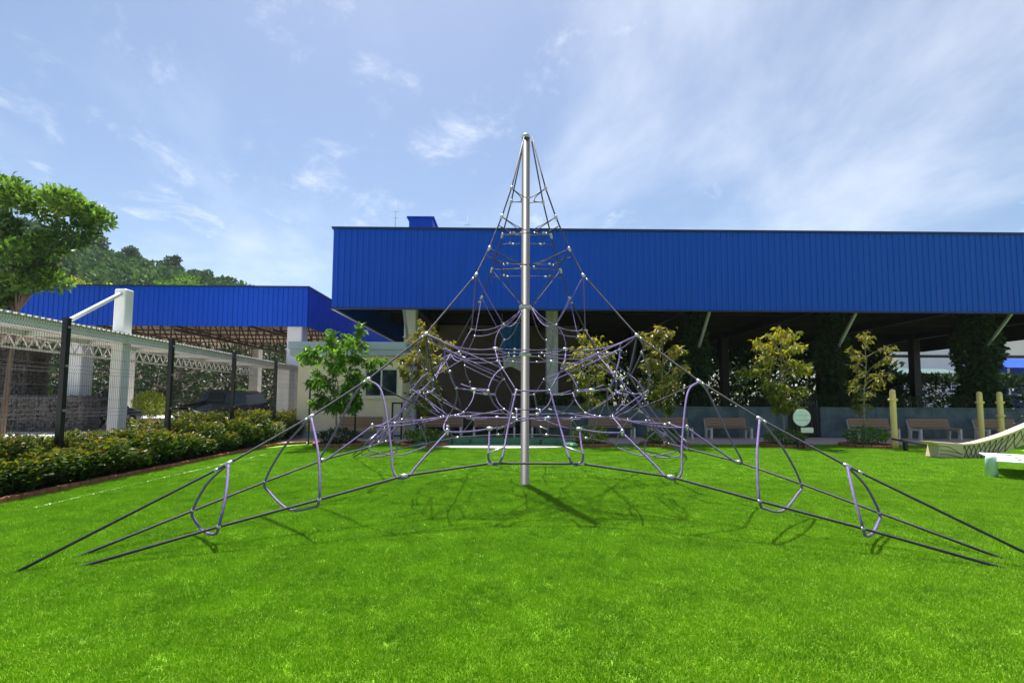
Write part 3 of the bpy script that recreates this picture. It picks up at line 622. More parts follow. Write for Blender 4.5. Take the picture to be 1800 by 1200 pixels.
# parked cars
def car(label, loc, rz, m, sx=1., sz=1.):
    t = thing('parked_car', label, 'car', loc, rz, 'cars parked under the carport')
    side = [(-2.3, .45), (-2.32, .85), (-2.2, 1.05), (-1.95, 1.62), (-1.6, 1.74), (.2, 1.76), (.55, 1.68), (1.15, 1.12), (2.05, .98), (2.3, .8), (2.32, .45)]
    def hull(pr, w0, w1, zc):
        n_ = len(pr); vs = []
        for sgn in (-1, 1):
            for x, z in pr: w = w0 if z < zc else w0 + (w1 - w0) * (z - zc) / (1.76 - zc); vs.append((x * sx, sgn * w, z * sz))
        fs = [tuple(range(n_ - 1, -1, -1)), tuple(range(n_, 2 * n_))] + [(i, (i + 1) % n_, (i + 1) % n_ + n_, i + n_) for i in range(n_)]
        return vs, fs
    b = MB(); v, f = hull(side, .92, .70, 1.05); b.add(v, f); b.part('body', m, t)
    for sgn in (-1, 1):
        for xs in ((-1.75, -.75), (-.68, .3)):
            b = MB(); a0, a1 = xs; q = [(a0, 1.12), (a1 + (.12 if a1 > 0 else 0), 1.12), (a1 - .0, 1.6), (a0 + .1, 1.6)]
            vs = [(x * sx, sgn * ((.92 - .22 * (z - 1.05) / .71) + e), z * sz) for e in (.008, -.02) for x, z in q]
            b.add(vs, [(0, 1, 2, 3), (7, 6, 5, 4), (0, 4, 5, 1), (1, 5, 6, 2), (2, 6, 7, 3), (3, 7, 4, 0)]); b.part('window', 'glass', t)
        for x in (-1.45, 1.45):
            w = MB(); pr = [(.16, -.1), (.33, -.11), (.345, -.06), (.345, .06), (.33, .11), (.16, .1)]; n_ = 18
            vs = [(x * sx + r * math.cos(2 * math.pi * k / n_), sgn * .82 + yy, .345 + r * math.sin(2 * math.pi * k / n_)) for r, yy in pr for k in range(n_)]
            w.add(vs, [(i * n_ + k, i * n_ + (k + 1) % n_, (i + 1) * n_ + (k + 1) % n_, (i + 1) * n_ + k) for i in range(5) for k in range(n_)], True)
            tw = w.part('wheel', 'rubber', t); r = MB(); r.add([(x * sx + .2 * math.cos(2 * math.pi * k / n_), sgn * .82 + e * .09, .345 + .2 * math.sin(2 * math.pi * k / n_)) for e in (-1, 1) for k in range(n_)], [tuple(range(n_)), tuple(range(2 * n_ - 1, n_ - 1, -1))]); r.part('rim', 'alloy', tw)
        MB().box((2.27 * sx, sgn * .66, .78 * sz), (.12, .36, .14), bev=.03).part('headlight', 'lamp_glass', t)
        MB().box((-2.27 * sx, sgn * .74, .95 * sz), (.1, .2, .3), bev=.03).part('tail_light', 'brick', t)
    for xa, za, xb, zb in ((.66, 1.6, 1.08, 1.18), (-2.12, 1.2, -1.98, 1.55)):
        b = MB(); d = .02 if xa > 0 else -.02
        vs = [(x * sx + d + e, sgn * w, z * sz) for e in (0, -d * 2) for x, z, w in ((xa, za, .7), (xb, zb, .8)) for sgn in (-1, 1)]
        b.add(vs, [(0, 1, 3, 2), (4, 6, 7, 5), (0, 2, 6, 4), (1, 5, 7, 3), (0, 4, 5, 1), (2, 3, 7, 6)]); b.part('windscreen', 'glass', t)
    return t
car('tall dark parked car under the carport, nearest the pale driveway strip', (-16.9, 29.5, -.012), R(170), 'car_paint', 1, 1.2)
car('dark parked car behind the fence, next to the guardhouse end of the carport', (-13.2, 31.5, -.012), R(95), 'car_paint', 1, 1.08)
car('dark blue parked car with only its roof showing above the low gabion wall', (-22.4, 27.2, -.012), R(95), 'car_paint_blue', .9, .95)

# ================================================================== HILL AND FAR TREES
def hill_h(x, y):
    # ridge falling to the right behind the carport
    prof = np.interp(x, [-400, -200, -157, -132, -122, -111, -100, -95, -81, -58, -30, 0, 200], [62, 62, 55, 48, 43, 40, 37.5, 36, 33, 27, 12, 0, 0])
    t = np.clip((y - 74) / 76, 0, 1); t2 = np.clip((y - 150) / 150, 0, 1)
    return np.where(y < 150, np.minimum(9, prof) + (prof - np.minimum(9, prof)) * np.sin(t * math.pi / 2) ** .9, prof * (1 - .5 * t2)) * np.clip((y - 60) / 14, 0, 1)
b = MB(); nx, ny = 70, 30; vs = []
X = np.linspace(-330, 180, nx); Yv = np.linspace(60, 300, ny)
for yv in Yv:
    for xv in X: vs.append((xv, yv, float(hill_h(np.array(xv), yv)) - .6 if xv < 150 else -.5))
b.add(vs, [(j * nx + i, j * nx + i + 1, (j + 1) * nx + i + 1, (j + 1) * nx + i) for j in range(ny - 1) for i in range(nx - 1)], True)
struct(b.part('hill', 'earth'))
P_, A_, T_ = [], [], []
for k in range(1500):
    x = rng.uniform(-260, -20); y = 78 + 75 * rng.uniform(0, 1) ** .7; z = float(hill_h(np.array(x), y)); r = rng.uniform(1.6, 3.4); n = 46
    q = ball(n, (r, r, r * .75), (x, y, z + r * .4), .8); q = q[q[:, 2] > z - .5]
    P_.append(q); A_.append((q - np.array([x, y, z])) / r + rng.normal(size=q.shape) * .5); T_.append(np.clip(rng.uniform(.15, .85) + rng.normal(size=len(q)) * .16, 0, 1))
o = obj('forest', leaf_mesh('forest', np.concatenate(P_), np.concatenate(A_), 1.25, .95, 'leaf_forest', tint=np.concatenate(T_))); o['kind'] = 'stuff'

def tree(name, label, loc, height, clumps, leaf, m, trunk_r, bark='bark', group=None, n_per=200, fork=.35, droop=0., tint_up=False, lean=(0, 0), widthk=.45, shell=.35, stems=1, sub=True):
    """trunk and limbs reach into every leaf clump; clumps: (x, y, z, rx, ry, rz) local"""
    t = thing(name, label, 'tree', loc, group=group); b = MB(); fz = height * fork; tips = []
    for s in range(stems):
        ox = (s - (stems - 1) / 2) * .16; fp = (ox * 1.6 + lean[0] * fz, lean[1] * fz + rng.normal() * .03, fz)
        b.tube(catmull([(ox * .6, 0, -.02), (ox + lean[0] * fz * .4 + rng.normal() * .03, lean[1] * fz * .4, fz * .5), fp], 4), [trunk_r * (1.15 - .5 * q / 8) for q in range(9)], 8)
        cs = [c for i, c in enumerate(clumps) if i % stems == s]
        for c in cs:
            c_ = np.array(c[:3]); mid = np.array(fp) * .45 + c_ * .55 + np.array([0, 0, .12 * height * rng.uniform(0, .5)]); r0 = trunk_r * .36
            b.tube(catmull([fp, tuple(mid), tuple(c_)], 5), [r0 * (1 - .75 * q / 10) for q in range(11)], 6, False)
            for k in range(4 if sub else 0):
                e = c_ + rng.normal(size=3) * np.array(c[3:]) * .6; b.tube([tuple(c_ * .8 + mid * .2), tuple((c_ + e) / 2 + rng.normal(size=3) * .04), tuple(e)], [r0 * .3, r0 * .2, r0 * .1], 5, False)
    b.part('trunk', bark, t)
    P, A, T = [], [], []
    for c in clumps:
        n = int(n_per * (c[3] * c[4] * c[5]) ** .5 / (np.mean([(q[3] * q[4] * q[5]) ** .5 for q in clumps]))); q = ball(n, c[3:], c[:3], shell)
        q += rng.normal(size=q.shape) * np.array(c[3:]) * .12
        A.append((q - np.array(c[:3])) / np.array(c[3:]) * .7 + rng.normal(size=q.shape) * .55 + np.array([0, 0, .3 - droop])); P.append(q)
        T.append(np.clip(rng.uniform(.1, .6) + rng.normal(size=n) * .2 + .3 * (q[:, 2] / height) ** 2 * (1 if tint_up else .4), 0, 1))
    obj('crown', leaf_mesh('crown', np.concatenate(P), np.concatenate(A), leaf, leaf * widthk, m, tint=np.concatenate(T)), t)
    return t
def rclumps(n, c, rad, cr):
    o = []
    for k in range(n):
        d = rng.normal(size=3); d /= np.linalg.norm(d); q = np.array(c) + d * np.array(rad) * rng.uniform(.35, .95); s = cr * rng.uniform(.75, 1.25); o.append((*q, s, s, s * .8))
    return o
# the big tree at the left edge
T0 = np.array((-20.3, 20, 0))
cen = [(-20.9, 20, 10.2), (-20.1, 19.7, 9.8), (-19.6, 20.3, 9.4), (-18.5, 20, 9.75), (-17.6, 20.1, 9.25), (-18.05, 19.6, 9.5), (-17.25, 20.2, 9.0), (-18.0, 20, 8.3), (-19.6, 20.6, 8.1), (-20.5, 19.5, 8.5), (-18.7, 19.7, 7.6), (-19.9, 20.4, 6.9), (-18.9, 20.2, 6.4), (-20.4, 19.8, 5.9), (-19.4, 19.6, 6.2), (-21.8, 20, 9.7), (-22.4, 20.4, 8.4), (-21.6, 19.4, 7.2), (-22.2, 20.2, 6.2), (-23.4, 20, 7.4), (-20.9, 21.4, 7.8), (-21.4, 18.6, 8.6), (-19.2, 18.8, 7.2), (-21.0, 19.6, 5.4), (-21.9, 20.2, 5.3), (-20.5, 20.3, 7.6), (-22.6, 19.6, 9.2)]
tree('broadleaf_tree', 'large dark green broadleaf tree towering over the left edge', tuple(T0), 10, [(*(np.array(c) - T0), (.72 * s), .72 * s, .46 * s) for c, s in zip(cen, rng.uniform(.8, 1.15, 40))], .25, 'leaf_big', .09, n_per=430, fork=.5, lean=(.04, 0), widthk=.5, tint_up=True, shell=.5)
for x, y, h, r, m, lab in ((-49.5, 56, 16.2, 3.0, 'leaf_lime', 'yellow-green tree top above the carport roof, nearest the big tree'), (-43.2, 55, 15.2, 2.2, 'leaf_lime', 'small yellow-green tree top in the middle above the carport roof'), (-37.2, 56, 15.9, 2.5, 'leaf_green', 'dark round tree top above the carport roof, left of the hall')):
    z0 = float(9.5 * ((y - 49) / 26) ** .8); hh = h - z0 - 2.2
    tree('roadside_tree', lab, (x, y, z0 - .1), hh + 2, rclumps(12, (0, 0, hh), (r, r, 1.7), .95), .34, m, .16, n_per=240, fork=.5)
for k, (x, z, s, lab) in enumerate(((-117, 0, 1.2, 'flat-topped tree standing out on the forest ridge'), (-104.5, 0, 1.35, 'round dark tree on the hill ridge, second from the hall'), (-95.2, 0, 1.0, 'lone small tree on the low end of the hill ridge'), (-128, 0, 1.3, 'tree on the hill ridge nearest the big left tree'))):
    zz = float(hill_h(np.array(x), 150)); tree('ridge_tree', lab, (x, 150, zz - 1), 6.5 * s, rclumps(13, (0, 0, 4.2 * s), (2.6 * s, 2.5, 2.4 * s), 1.2), .75, 'leaf_forest', .25, n_per=110, fork=.55, widthk=.7)
# trees behind the hall, seen through its open sides
for x, y, h, lab in ((6.5, 44, 6.5, 'leafy tree behind the hall seen left of the fourth young tree'), (13.5, 46, 7, 'leafy tree behind the hall seen beside the golden young tree'), (23, 47, 7, 'leafy tree behind the hall seen through its right bays'), (-14, 54, 8, 'leafy tree between the carport and the hall')):
    tree('garden_tree', lab, (x, y, 0), h, rclumps(13, (0, 0, h * .62), (2.9, 2.5, h * .3), 1.05), .3, 'leaf_green', .15, n_per=210, fork=.3)

# cream block beyond the hall
B0 = (54, 55, 0)
cb_ = thing('cream_block', 'pale cream building with ribbon windows seen through the hall at right', 'building', B0)
MB().bb(40.2, 75, 50, 60, -.06, 6.25).part('lower_wall', 'cream_far', cb_, B0); MB().bb(40.2, 75, 50.1, 60, 6.251, 6.55).part('band', 'frame_dark', cb_, B0)
MB().bb(39.4, 75, 49.8, 60, 6.551, 8.45).part('parapet_wall', 'cream_far', cb_, B0); MB().bb(40.4, 75, 50.4, 60, 8.451, 10.2).part('window_recess', 'frame_dark', cb_, B0); MB().bb(39.4, 75, 49.6, 60, 10.201, 12).part('upper_wall', 'cream_far', cb_, B0)
for i in range(14):
    x = 48 + i * 1.72; w = MB().bb(x, x + .1, 50.2, 50.3, 8.46, 10.19).bb(x + .1, x + 1.72, 50.2, 50.3, 9.3, 9.38).bb(x + .1, x + 1.72, 50.2, 50.3, 8.46, 8.54).part('window', 'frame_white', cb_, B0)
    MB().bb(x + .1, x + 1.72, 50.24, 50.25, 8.54, 10.18).part('pane', 'glass', w, B0)
aw = thing('blue_awning', 'blue fabric awning behind the hall at the right edge', 'awning', (44.5, 41, 0))
b = MB(); vs = [(x, y, z) for e in (0, -.05) for x, y, z in ((41, 42.5, 5.5 + e), (50, 42.5, 5.5 + e), (50, 39.5, 4.5 + e), (41, 39.5, 4.5 + e))]
b.add(vs, [(0, 3, 2, 1), (4, 5, 6, 7), (0, 1, 5, 4), (1, 2, 6, 5), (2, 3, 7, 6), (3, 0, 4, 7)]); b.part('canopy', 'awning_blue', aw, (44.5, 41, 0))
MB().bb(41, 50, 42.4, 42.48, -.05, 5.4).part('back_curtain', 'awning_blue', aw, (44.5, 41, 0))
for x in (41.1, 45.5, 49.9): MB().bb(x - .05, x + .05, 39.55, 39.65, -.05, 4.44).part('pole', 'steel_grey', aw, (44.5, 41, 0))
sc = thing('shade_canopy', 'flat grey-green shade canopy behind the hall below the cream building', 'canopy', (34, 40, 0))
b = MB(); vs = [(x, y, z) for e in (0, -.05) for x, y, z in ((30.5, 41, 4.45 + e), (37, 41, 4.45 + e), (36.6, 39, 4.0 + e), (30.5, 39.2, 3.85 + e))]
b.add(vs, [(0, 3, 2, 1), (4, 5, 6, 7), (0, 1, 5, 4), (1, 2, 6, 5), (2, 3, 7, 6), (3, 0, 4, 7)]); b.part('cloth', 'shade_cloth', sc, (34, 40, 0))
for x in (30.7, 36.4): MB().bb(x - .05, x + .05, 39.3, 39.4, -.05, 3.86).part('pole', 'steel_grey', sc, (34, 40, 0)); MB().bb(x - .05, x + .05, 40.85, 40.95, -.05, 4.4).part('pole', 'steel_grey', sc, (34, 40, 0))
shrub_mass('rear_hedge', 'dark hedge along the rear side of the hall', 'hedge', (15.5, 35.0, .02), (11.2, .6, 2.55), 17000, .42, 'leaf_dark')
shrub_mass('rear_shrubbery', 'tall dark shrubbery growing behind the hall', 'shrubbery', (14, 39, -.06), (16, .9, 2.4), 15000, .5, 'leaf_dark')
shrub_mass('rear_hedge', 'lower dark hedge along the rear of the hall at its right end', 'hedge', (33.5, 35.2, .02), (6.5, .6, 1.7), 7000, .4, 'leaf_dark')

# ================================================================== BENCHES
def bench_meshes():
    M_ = {}
    w = 1.72
    pr = [(-.30, 0), (-.16, 0), (-.20, .36), (.20, .36), (.24, 0), (.36, 0), (.335, .40), (.44, .80), (.36, .82), (.25, .46), (-.30, .44)]   # side frame, y back
    b = MB(); n = len(pr); vs = [(x, y, z) for x in (-.035, .035) for y, z in pr]
    b.add(vs, [(0, 1, 2, 10), (2, 3, 9, 10), (3, 4, 5, 6), (3, 6, 9), (6, 7, 8, 9)] + [tuple(q + n for q in f[::-1]) for f in ((0, 1, 2, 10), (2, 3, 9, 10), (3, 4, 5, 6), (3, 6, 9), (6, 7, 8, 9))] + [(i, i + n, (i + 1) % n + n, (i + 1) % n) for i in range(n)])
    M_['frame'] = b.mesh('side_frame', 'bench_frame')
    M_['slat'] = MB().box((0, 0, 0), (w, .115, .034), bev=.008).mesh('slat', 'bench_wood')
    return M_
BM = bench_meshes()
def bench(x, y, label, rz=0):
    t = thing('bench', label, 'bench', (x, y, .012), rz, 'benches along the hall')
    for s in (-1, 1): obj('side_frame', BM['frame'], t, (s * .83, 0, 0))
    for i in range(4): obj('slat', BM['slat'], t, (0, -.24 + i * .128, .462))
    for i in range(3):
        o = obj('slat', BM['slat'], t, (0, .262 + i * .032, .55 + i * .122)); o.rotation_euler = (R(76), 0, 0)
BX = [(-5.85, 19.5, 'brown slatted bench standing against the guardhouse wall'), (-2.72, 20.45, 'brown slatted bench, first to the right of the guardhouse'), (-.52, 20.45, 'brown slatted bench, second to the right of the guardhouse, just left of the mast'),
      (1.88, 20.45, 'brown slatted bench behind the mast, just to its right'), (4.42, 20.45, 'brown slatted bench between the third and fourth young trees'), (6.8, 20.45, 'brown slatted bench just right of the fourth young tree'),
      (9.26, 20.45, 'brown slatted bench just left of the round sign'), (15.37, 20.45, 'brown slatted bench behind the single cream post'), (17.95, 20.45, 'brown slatted bench standing clear between the cream posts'), (20.8, 20.45, 'brown slatted bench behind the pair of cream posts at right')]
for x, y, lab in BX: bench(x, y, lab)

# ================================================================== YOUNG TREES IN BRICK RINGS
bmr = MB().box((0, 0, 0), (.20, .10, .14), bev=.012).mesh('brick', 'brick')
def planter(x, y, lab1, lab2, shrub_n, m, r=.78, h=.27):
    t = thing('tree_planter', lab1, 'planter', (x, y, 0)); n = 23
    for i in range(n):
        a = 2 * math.pi * i / n; obj('brick', bmr, t, (r * math.cos(a), r * math.sin(a), .045 + rng.uniform(-.006, .006)), a + math.pi / 2 + rng.normal() * .03)
    MB().lathe([(r - .07, -.02), (r - .07, .05), (.3, .09)], 20).part('soil', 'earth', t)
    s = shrub_mass('low_shrub', lab2, 'shrub', (x, y, .06), (r * .88, r * .85, h), shrub_n, .11, m, box=False, stems=True)
PL = [('first', -5.6, 16.55), ('second', -2.8, 16.75), ('third', 2.85, 17.0), ('fourth', 5.45, 17.0), ('fifth', 9.65, 17.0), ('sixth', 12.5, 17.0)]
who = ['bright green tree by the guardhouse', 'olive tree right of the guardhouse window', 'young tree right of the mast', 'young tree left of the dark ivy column', 'golden tree', 'sparse tree by the single cream post']
sm_ = ['leaf_dark', 'leaf_green', 'leaf_lime', 'leaf_green', 'leaf_green', 'leaf_green']
for (q, x, y), w, m in zip(PL, who, sm_):
    planter(x, y, 'round brick ring around the ' + w, 'low green shrub at the foot of the ' + w, 620, m, h=.31 if q in ('third', 'sixth') else .25)
def young(i, label, z0, z1, rx, n, m, leaf=.22, stems=1, trunk=.032, branches=26, top=1.45, full=.55):
    """leader(s) with side branches all the way up the crown, drooping leaves strung along them"""
    q, x, y = PL[i]; t = thing('young_tree', label, 'tree', (x, y, .05), group='young trees planted in front of the hall'); b = MB(); seg = []
    for s in range(stems):
        a = 2 * math.pi * s / stems + .4; sp = .0 if stems == 1 else .32
        wob = rng.normal(size=(4, 2)) * .05; hz = z1 - (.12 if s == 0 else rng.uniform(.3, .8))
        ld = catmull([(.04 * math.cos(a), .04 * math.sin(a), -.04)] + [(sp * k / 4 * math.cos(a) * 1.6 + wob[k - 1][0], sp * k / 4 * math.sin(a) + wob[k - 1][1], hz * k / 4) for k in (1, 2, 3, 4)], 5)
        b.tube(ld, [trunk * (1 - .8 * k / (len(ld) - 1)) for k in range(len(ld))], 7)
        for k in range(branches // stems):
            h = z0 * .8 + (hz - z0 * .8 - .1) * ((k + rng.uniform(0, 1)) / (branches // stems)); f = h / hz * (len(ld) - 1); p = np.array(ld[int(f)])
            v = np.clip((h + .35 - z0) / (z1 - z0), 0.02, .98); prof = (math.sin(math.pi * v ** top)) ** full; az = k * 2.4 + rng.normal() * .3 + s
            e = p + np.array((math.cos(az), math.sin(az), 0)) * rx * prof * rng.uniform(.7, 1.08) + np.array((0, 0, rng.uniform(.2, .5)))
            e[2] = min(e[2], z1 - .05); mid = (p + e) / 2 + np.array((0, 0, .08)); c = catmull([p, mid, e], 5)
            b.tube(c, [trunk * .36 * (1 - .75 * u / 10) for u in range(len(c))], 5, False); seg.append(c)
            for w in range(2):
                g = np.array(c[rng.integers(4, 9)]); e2 = g + rng.normal(size=3) * .16 + (e - p) * .25; b.tube([g, (g + e2) / 2 + np.array((0, 0, .03)), e2], [.006, .005, .003], 4, False); seg.append([g, (g + e2) / 2, e2])
    b.part('trunk', 'bark_grey', t)
    P = []; A = []
    for k in range(n):
        c = seg[rng.integers(0, len(seg))]; u = rng.uniform(.35, 1) * (len(c) - 1); i0 = min(int(u), len(c) - 2); p = np.array(c[i0]) * (1 - u + i0) + np.array(c[i0 + 1]) * (u - i0)
        d = np.array((p[0], p[1], 0)); d /= np.linalg.norm(d) + .1; P.append(p + rng.normal(size=3) * .05); A.append(d * .5 + rng.normal(size=3) * .45 + np.array((0, 0, -.75)))
    P = np.array(P); T = np.clip(rng.beta(2, 2, n) * .75 + .35 * np.clip((P[:, 2] - z0) / (z1 - z0), 0, 1) * rng.uniform(.2, 1, n), 0, 1)
    obj('crown', leaf_mesh('crown', P, np.array(A), leaf, leaf * .33, m, tint=T, curl=.35), t)
young(0, 'bright green many-stemmed young tree in front of the guardhouse', 1.1, 4.05, 1.08, 3300, 'leaf_green', .26, 3, .03, 42, 1.15)
young(1, 'olive young tree with drooping leaves right of the guardhouse window', 1.2, 4.0, .95, 1700, 'leaf_olive', .22)
young(2, 'yellowish young tree just right of the mast', 1.35, 3.7, .95, 1000, 'leaf_gold', .22)
young(3, 'brownish olive young tree between the mast and the dark ivy column', 1.3, 4.0, .9, 1350, 'leaf_olive', .22)
young(4, 'dense golden round-crowned young tree behind the round sign', 1.25, 4.0, 1.0, 2000, 'leaf_gold', .21, branches=32)
young(5, 'sparse young tree with bare forked branches left of the single cream post', 1.4, 3.95, .95, 520, 'leaf_olive', .21, branches=18)
# tree stakes by the first tree
for dx, lab in ((-1.15, 'slim black stake left of the bright green tree'), (.42, 'slim black stake right of the bright green tree')):
    s = thing('tree_stake', lab, 'stake', (PL[0][1] + dx, PL[0][2] + .3, .0)); MB().tube([(0, 0, -.05), (0, 0, 2.3)], .03, 8).part('pole', 'frame_dark', s); MB().tube([(0, 0, 2.3), (0, 0, 2.33)], [.036, .02], 8).part('cap', 'frame_dark', s)

# ================================================================== ROUND SIGN
rs_ = thing('round_sign', 'round pale sign disc on a dark stand in front of the golden tree', 'sign', (9.72, 16.1, 0))
def disc(r, y0, y1, z, n=32):
    b = MB(); vs = [(r * math.cos(2 * math.pi * k / n), y, z + r * math.sin(2 * math.pi * k / n)) for y in (y0, y1) for k in range(n)]
    b.add(vs, [tuple(range(n)), tuple(range(2 * n - 1, n - 1, -1))] + [(k, k + n, (k + 1) % n + n, (k + 1) % n) for k in range(n)]); return b
dsk = disc(.285, -.02, .02, 1.03).part('disc', 'sign_face', rs_)
MB().bb(-.2, .22, -.026, -.021, 1.09, 1.105).bb(-.2, .22, -.026, -.021, .93, .945).part('printed_line', 'sign_print', dsk)
MB().bb(-.16, -.12, .022, .06, 0, 1.0).bb(.04, .08, .022, .06, 0, 1.0).part('stand_leg', 'frame_dark', rs_)
MB().bb(-.04, .36, -.03, .02, .53, .70, bev=.008).part('plate', 'board_white', rs_)
MB().bb(-.25, .25, -.1, .16, 0, .03).part('foot', 'frame_dark', rs_)

# ================================================================== SAND PIT
S0 = (-.35, 16.4, 0)
sp_ = thing('sand_pit', 'shallow white sand pit edged with dark green rounded blocks', 'sand pit', S0)
b = MB(); n = 36; b.add([(S0[0] + 2.25 * math.cos(2 * math.pi * k / n), S0[1] - .05 + .62 * math.sin(2 * math.pi * k / n), z) for z in (.035, -.02) for k in range(n)], [tuple(range(n)), tuple(range(2 * n - 1, n - 1, -1))] + [(k, k + n, (k + 1) % n + n, (k + 1) % n) for k in range(n)])
b.part('sand', 'sand', sp_, S0)
blk = MB().box((0, 0, .13), (.60, .3, .28), bev=.06).mesh('border_block', 'pit_green')
for i in range(7): obj('border_block', blk, sp_, (-1.83 + i * .61, .62 - .05 * abs(i - 3) ** 1.2, 0), rng.normal() * .02)
for x, a in ((-2.35, .7), (2.35, -.7)):
    o = obj('border_block', blk, sp_, (x, .22, -.03), a)
    o = obj('border_block', blk, sp_, (x * 1.03, -.25, -.10), a * 1.6)

# ================================================================== PLAY EQUIPMENT AT RIGHT
def play_post(x, y, h, rings, lab, r=.092):
    t = thing('play_post', lab, 'post', (x, y, 0))
    MB().lathe([(r * 1.02, -.05), (r, .3), (r * .94, h - .16), (r * .92, h - .1)], 18).part('shaft', 'play_cream', t)
    MB().lathe([(r * .93, h - .099), (r * .9, h - .04), (r * .62, h + .01), (r * .1, h + .03)], 18).part('cap', 'play_cream', t)
    for z in rings: MB().lathe([(r * .98, z - .05), (r * 1.45, z - .025), (r * 1.45, z + .025), (r * .98, z + .05)], 18).part('collar', 'play_cream', t)
play_post(12.85, 16.2, 1.95, [1.63], 'single cream play post with one collar, left of the others')
play_post(17.2, 17.67, 1.93, [1.56], 'cream play post with one collar, left of the right pair')
play_post(17.97, 17.7, 1.93, [1.56, 1.08, .56], 'cream play post with three collars, rightmost')
D0 = (13.2, 13.6, 0)
sn = thing('play_ramp', 'low curving sand-coloured play ramp with a black diamond net on its side', 'play ramp', D0)
topc = catmull([(12.62, .38), (13.0, .41), (13.46, .52), (14.0, .69), (14.45, .87), (15.2, 1.16), (16.2, 1.45), (17.4, 1.5)], 6)
botc = catmull([(12.62, -.02), (13.0, -.02), (13.3, -.0), (13.62, .08), (14.42, .38), (15.2, .66), (16.2, .85), (17.4, .9)], 6)
b = MB(); n = len(topc); yw = (13.6, 13.85)
vs = [(p[0], y, p[1]) for y in yw for row in (topc, botc) for p in row]
fs = [(n + i, n + i + 1, i + 1, i) for i in range(n - 1)] + [(2 * n + i, 2 * n + i + 1, 3 * n + i + 1, 3 * n + i) for i in range(n - 1)] + [(i, i + 1, 2 * n + i + 1, 2 * n + i) for i in range(n - 1)] + [(n + i + 1, n + i, 3 * n + i, 3 * n + i + 1) for i in range(n - 1)] + [(0, 2 * n, 3 * n, n), (n - 1, 2 * n - 1, 4 * n - 1, 3 * n - 1)]
b.add(vs, fs, False); b.part('hull', 'play_sand', sn, D0)
b = MB()
for i in range(n - 1): pass
b.tube([(p[0], 13.57, p[1] - .01) for p in topc], .035, 8).part('rim', 'play_sand', sn, D0)
# end block, its grain lines
b = MB(); pr = [(11.72, .46), (11.98, .36), (11.9, .03), (11.95, -.02), (12.63, -.02), (12.63, .40), (12.3, .42)]; k = len(pr)
b.add([(x, y, z) for y in (13.52, 13.92) for x, z in pr], [tuple(range(k)), tuple(range(2 * k - 1, k - 1, -1))] + [(i, i + k, (i + 1) % k + k, (i + 1) % k) for i in range(k)])
eb = b.part('end_block', 'play_sand', sn, D0)
b = MB()
for z0, z1 in ((.33, .15), (.22, .16), (.12, .06)): b.tube(catmull([(11.98, 13.515, z0), (12.2, 13.512, z0 - .01), (12.4, 13.512, (z0 + z1) / 2 - .03), (12.58, 13.515, z1 - .04)], 5), .007, 5)
b.part('grain_line', 'steel_brown', eb, D0)
b = MB()
def on_face(u, v):
    i = min(int(u), n - 2); f_ = u - i; tp = topc[i] * (1 - f_) + topc[i + 1] * f_; bt = botc[i] * (1 - f_) + botc[i + 1] * f_
    q = bt * (1 - v) + tp * v; return (q[0], 13.588, q[1])
m_ = 20
for i in range(-6, 26):
    for sgn in (1,):
        u0 = 1 + i * 2.1
        for du in (3.0, -1.2):
            pts = [on_face(min(max(u0 + du * v, .8), n - 1.01), .04 + .84 * v) for v in np.linspace(0, 1, 5) if .8 <= u0 + du * v <= n - 1.05]
            if len(pts) > 1: b.tube(pts, .0065, 5)
b.part('net', 'rope_dark', sn, D0)
for x in (15.4, 17.0): MB().tube([(x, 13.73, -.03), (x, 13.73, .82)], .06, 10).part('support', 'play_cream', sn, D0)
bb_ = thing('balance_beam', 'dark beam running from the single cream post to the play ramp', 'beam', (12.4, 15, 0))
MB().bar((12.72, 16.1, .34), (12.1, 13.94, .30), .09, .06).part('beam', 'frame_dark', bb_, (12.4, 15, 0)); MB().bb(12.58, 12.68, 15.45, 15.55, -.02, .30).part('leg', 'frame_dark', bb_, (12.4, 15, 0))
# rope net with pale clamps right of the posts
rn = thing('rope_panel', 'black rope net with pale clamps right of the cream posts', 'rope net', (20.2, 17.6, 0))
MB().lathe([(.11, -.05), (.105, 1.9), (.05, 1.95)], 16, (2.2, .1, 0)).part('end_post', 'play_cream', rn)
b, cpz = MB(), []
for i in range(7):
    for j in range(6):
        p = (-1.85 + i * .6 + (j % 2) * .3, 0, .3 + j * .26)
        if p[0] < 2.2: cpz.append(p)
for p in cpz:
    for q in cpz:
        if p < q and .3 < math.dist(p, q) < .45: b.tube([p, q], .012, 5)
b.tube([(-2.1, .05, 1.62), (2.2, .05, 1.7)], .014, 6); b.tube([(-2.1, .05, .25), (2.2, .05, .28)], .014, 6)
b.part('net', 'rope_dark', rn); ck = MB().box((0, 0, 0), (.075, .05, .06), bev=.02).mesh('clamp', 'alloy')
for p in cpz: obj('clamp', ck, rn, p)
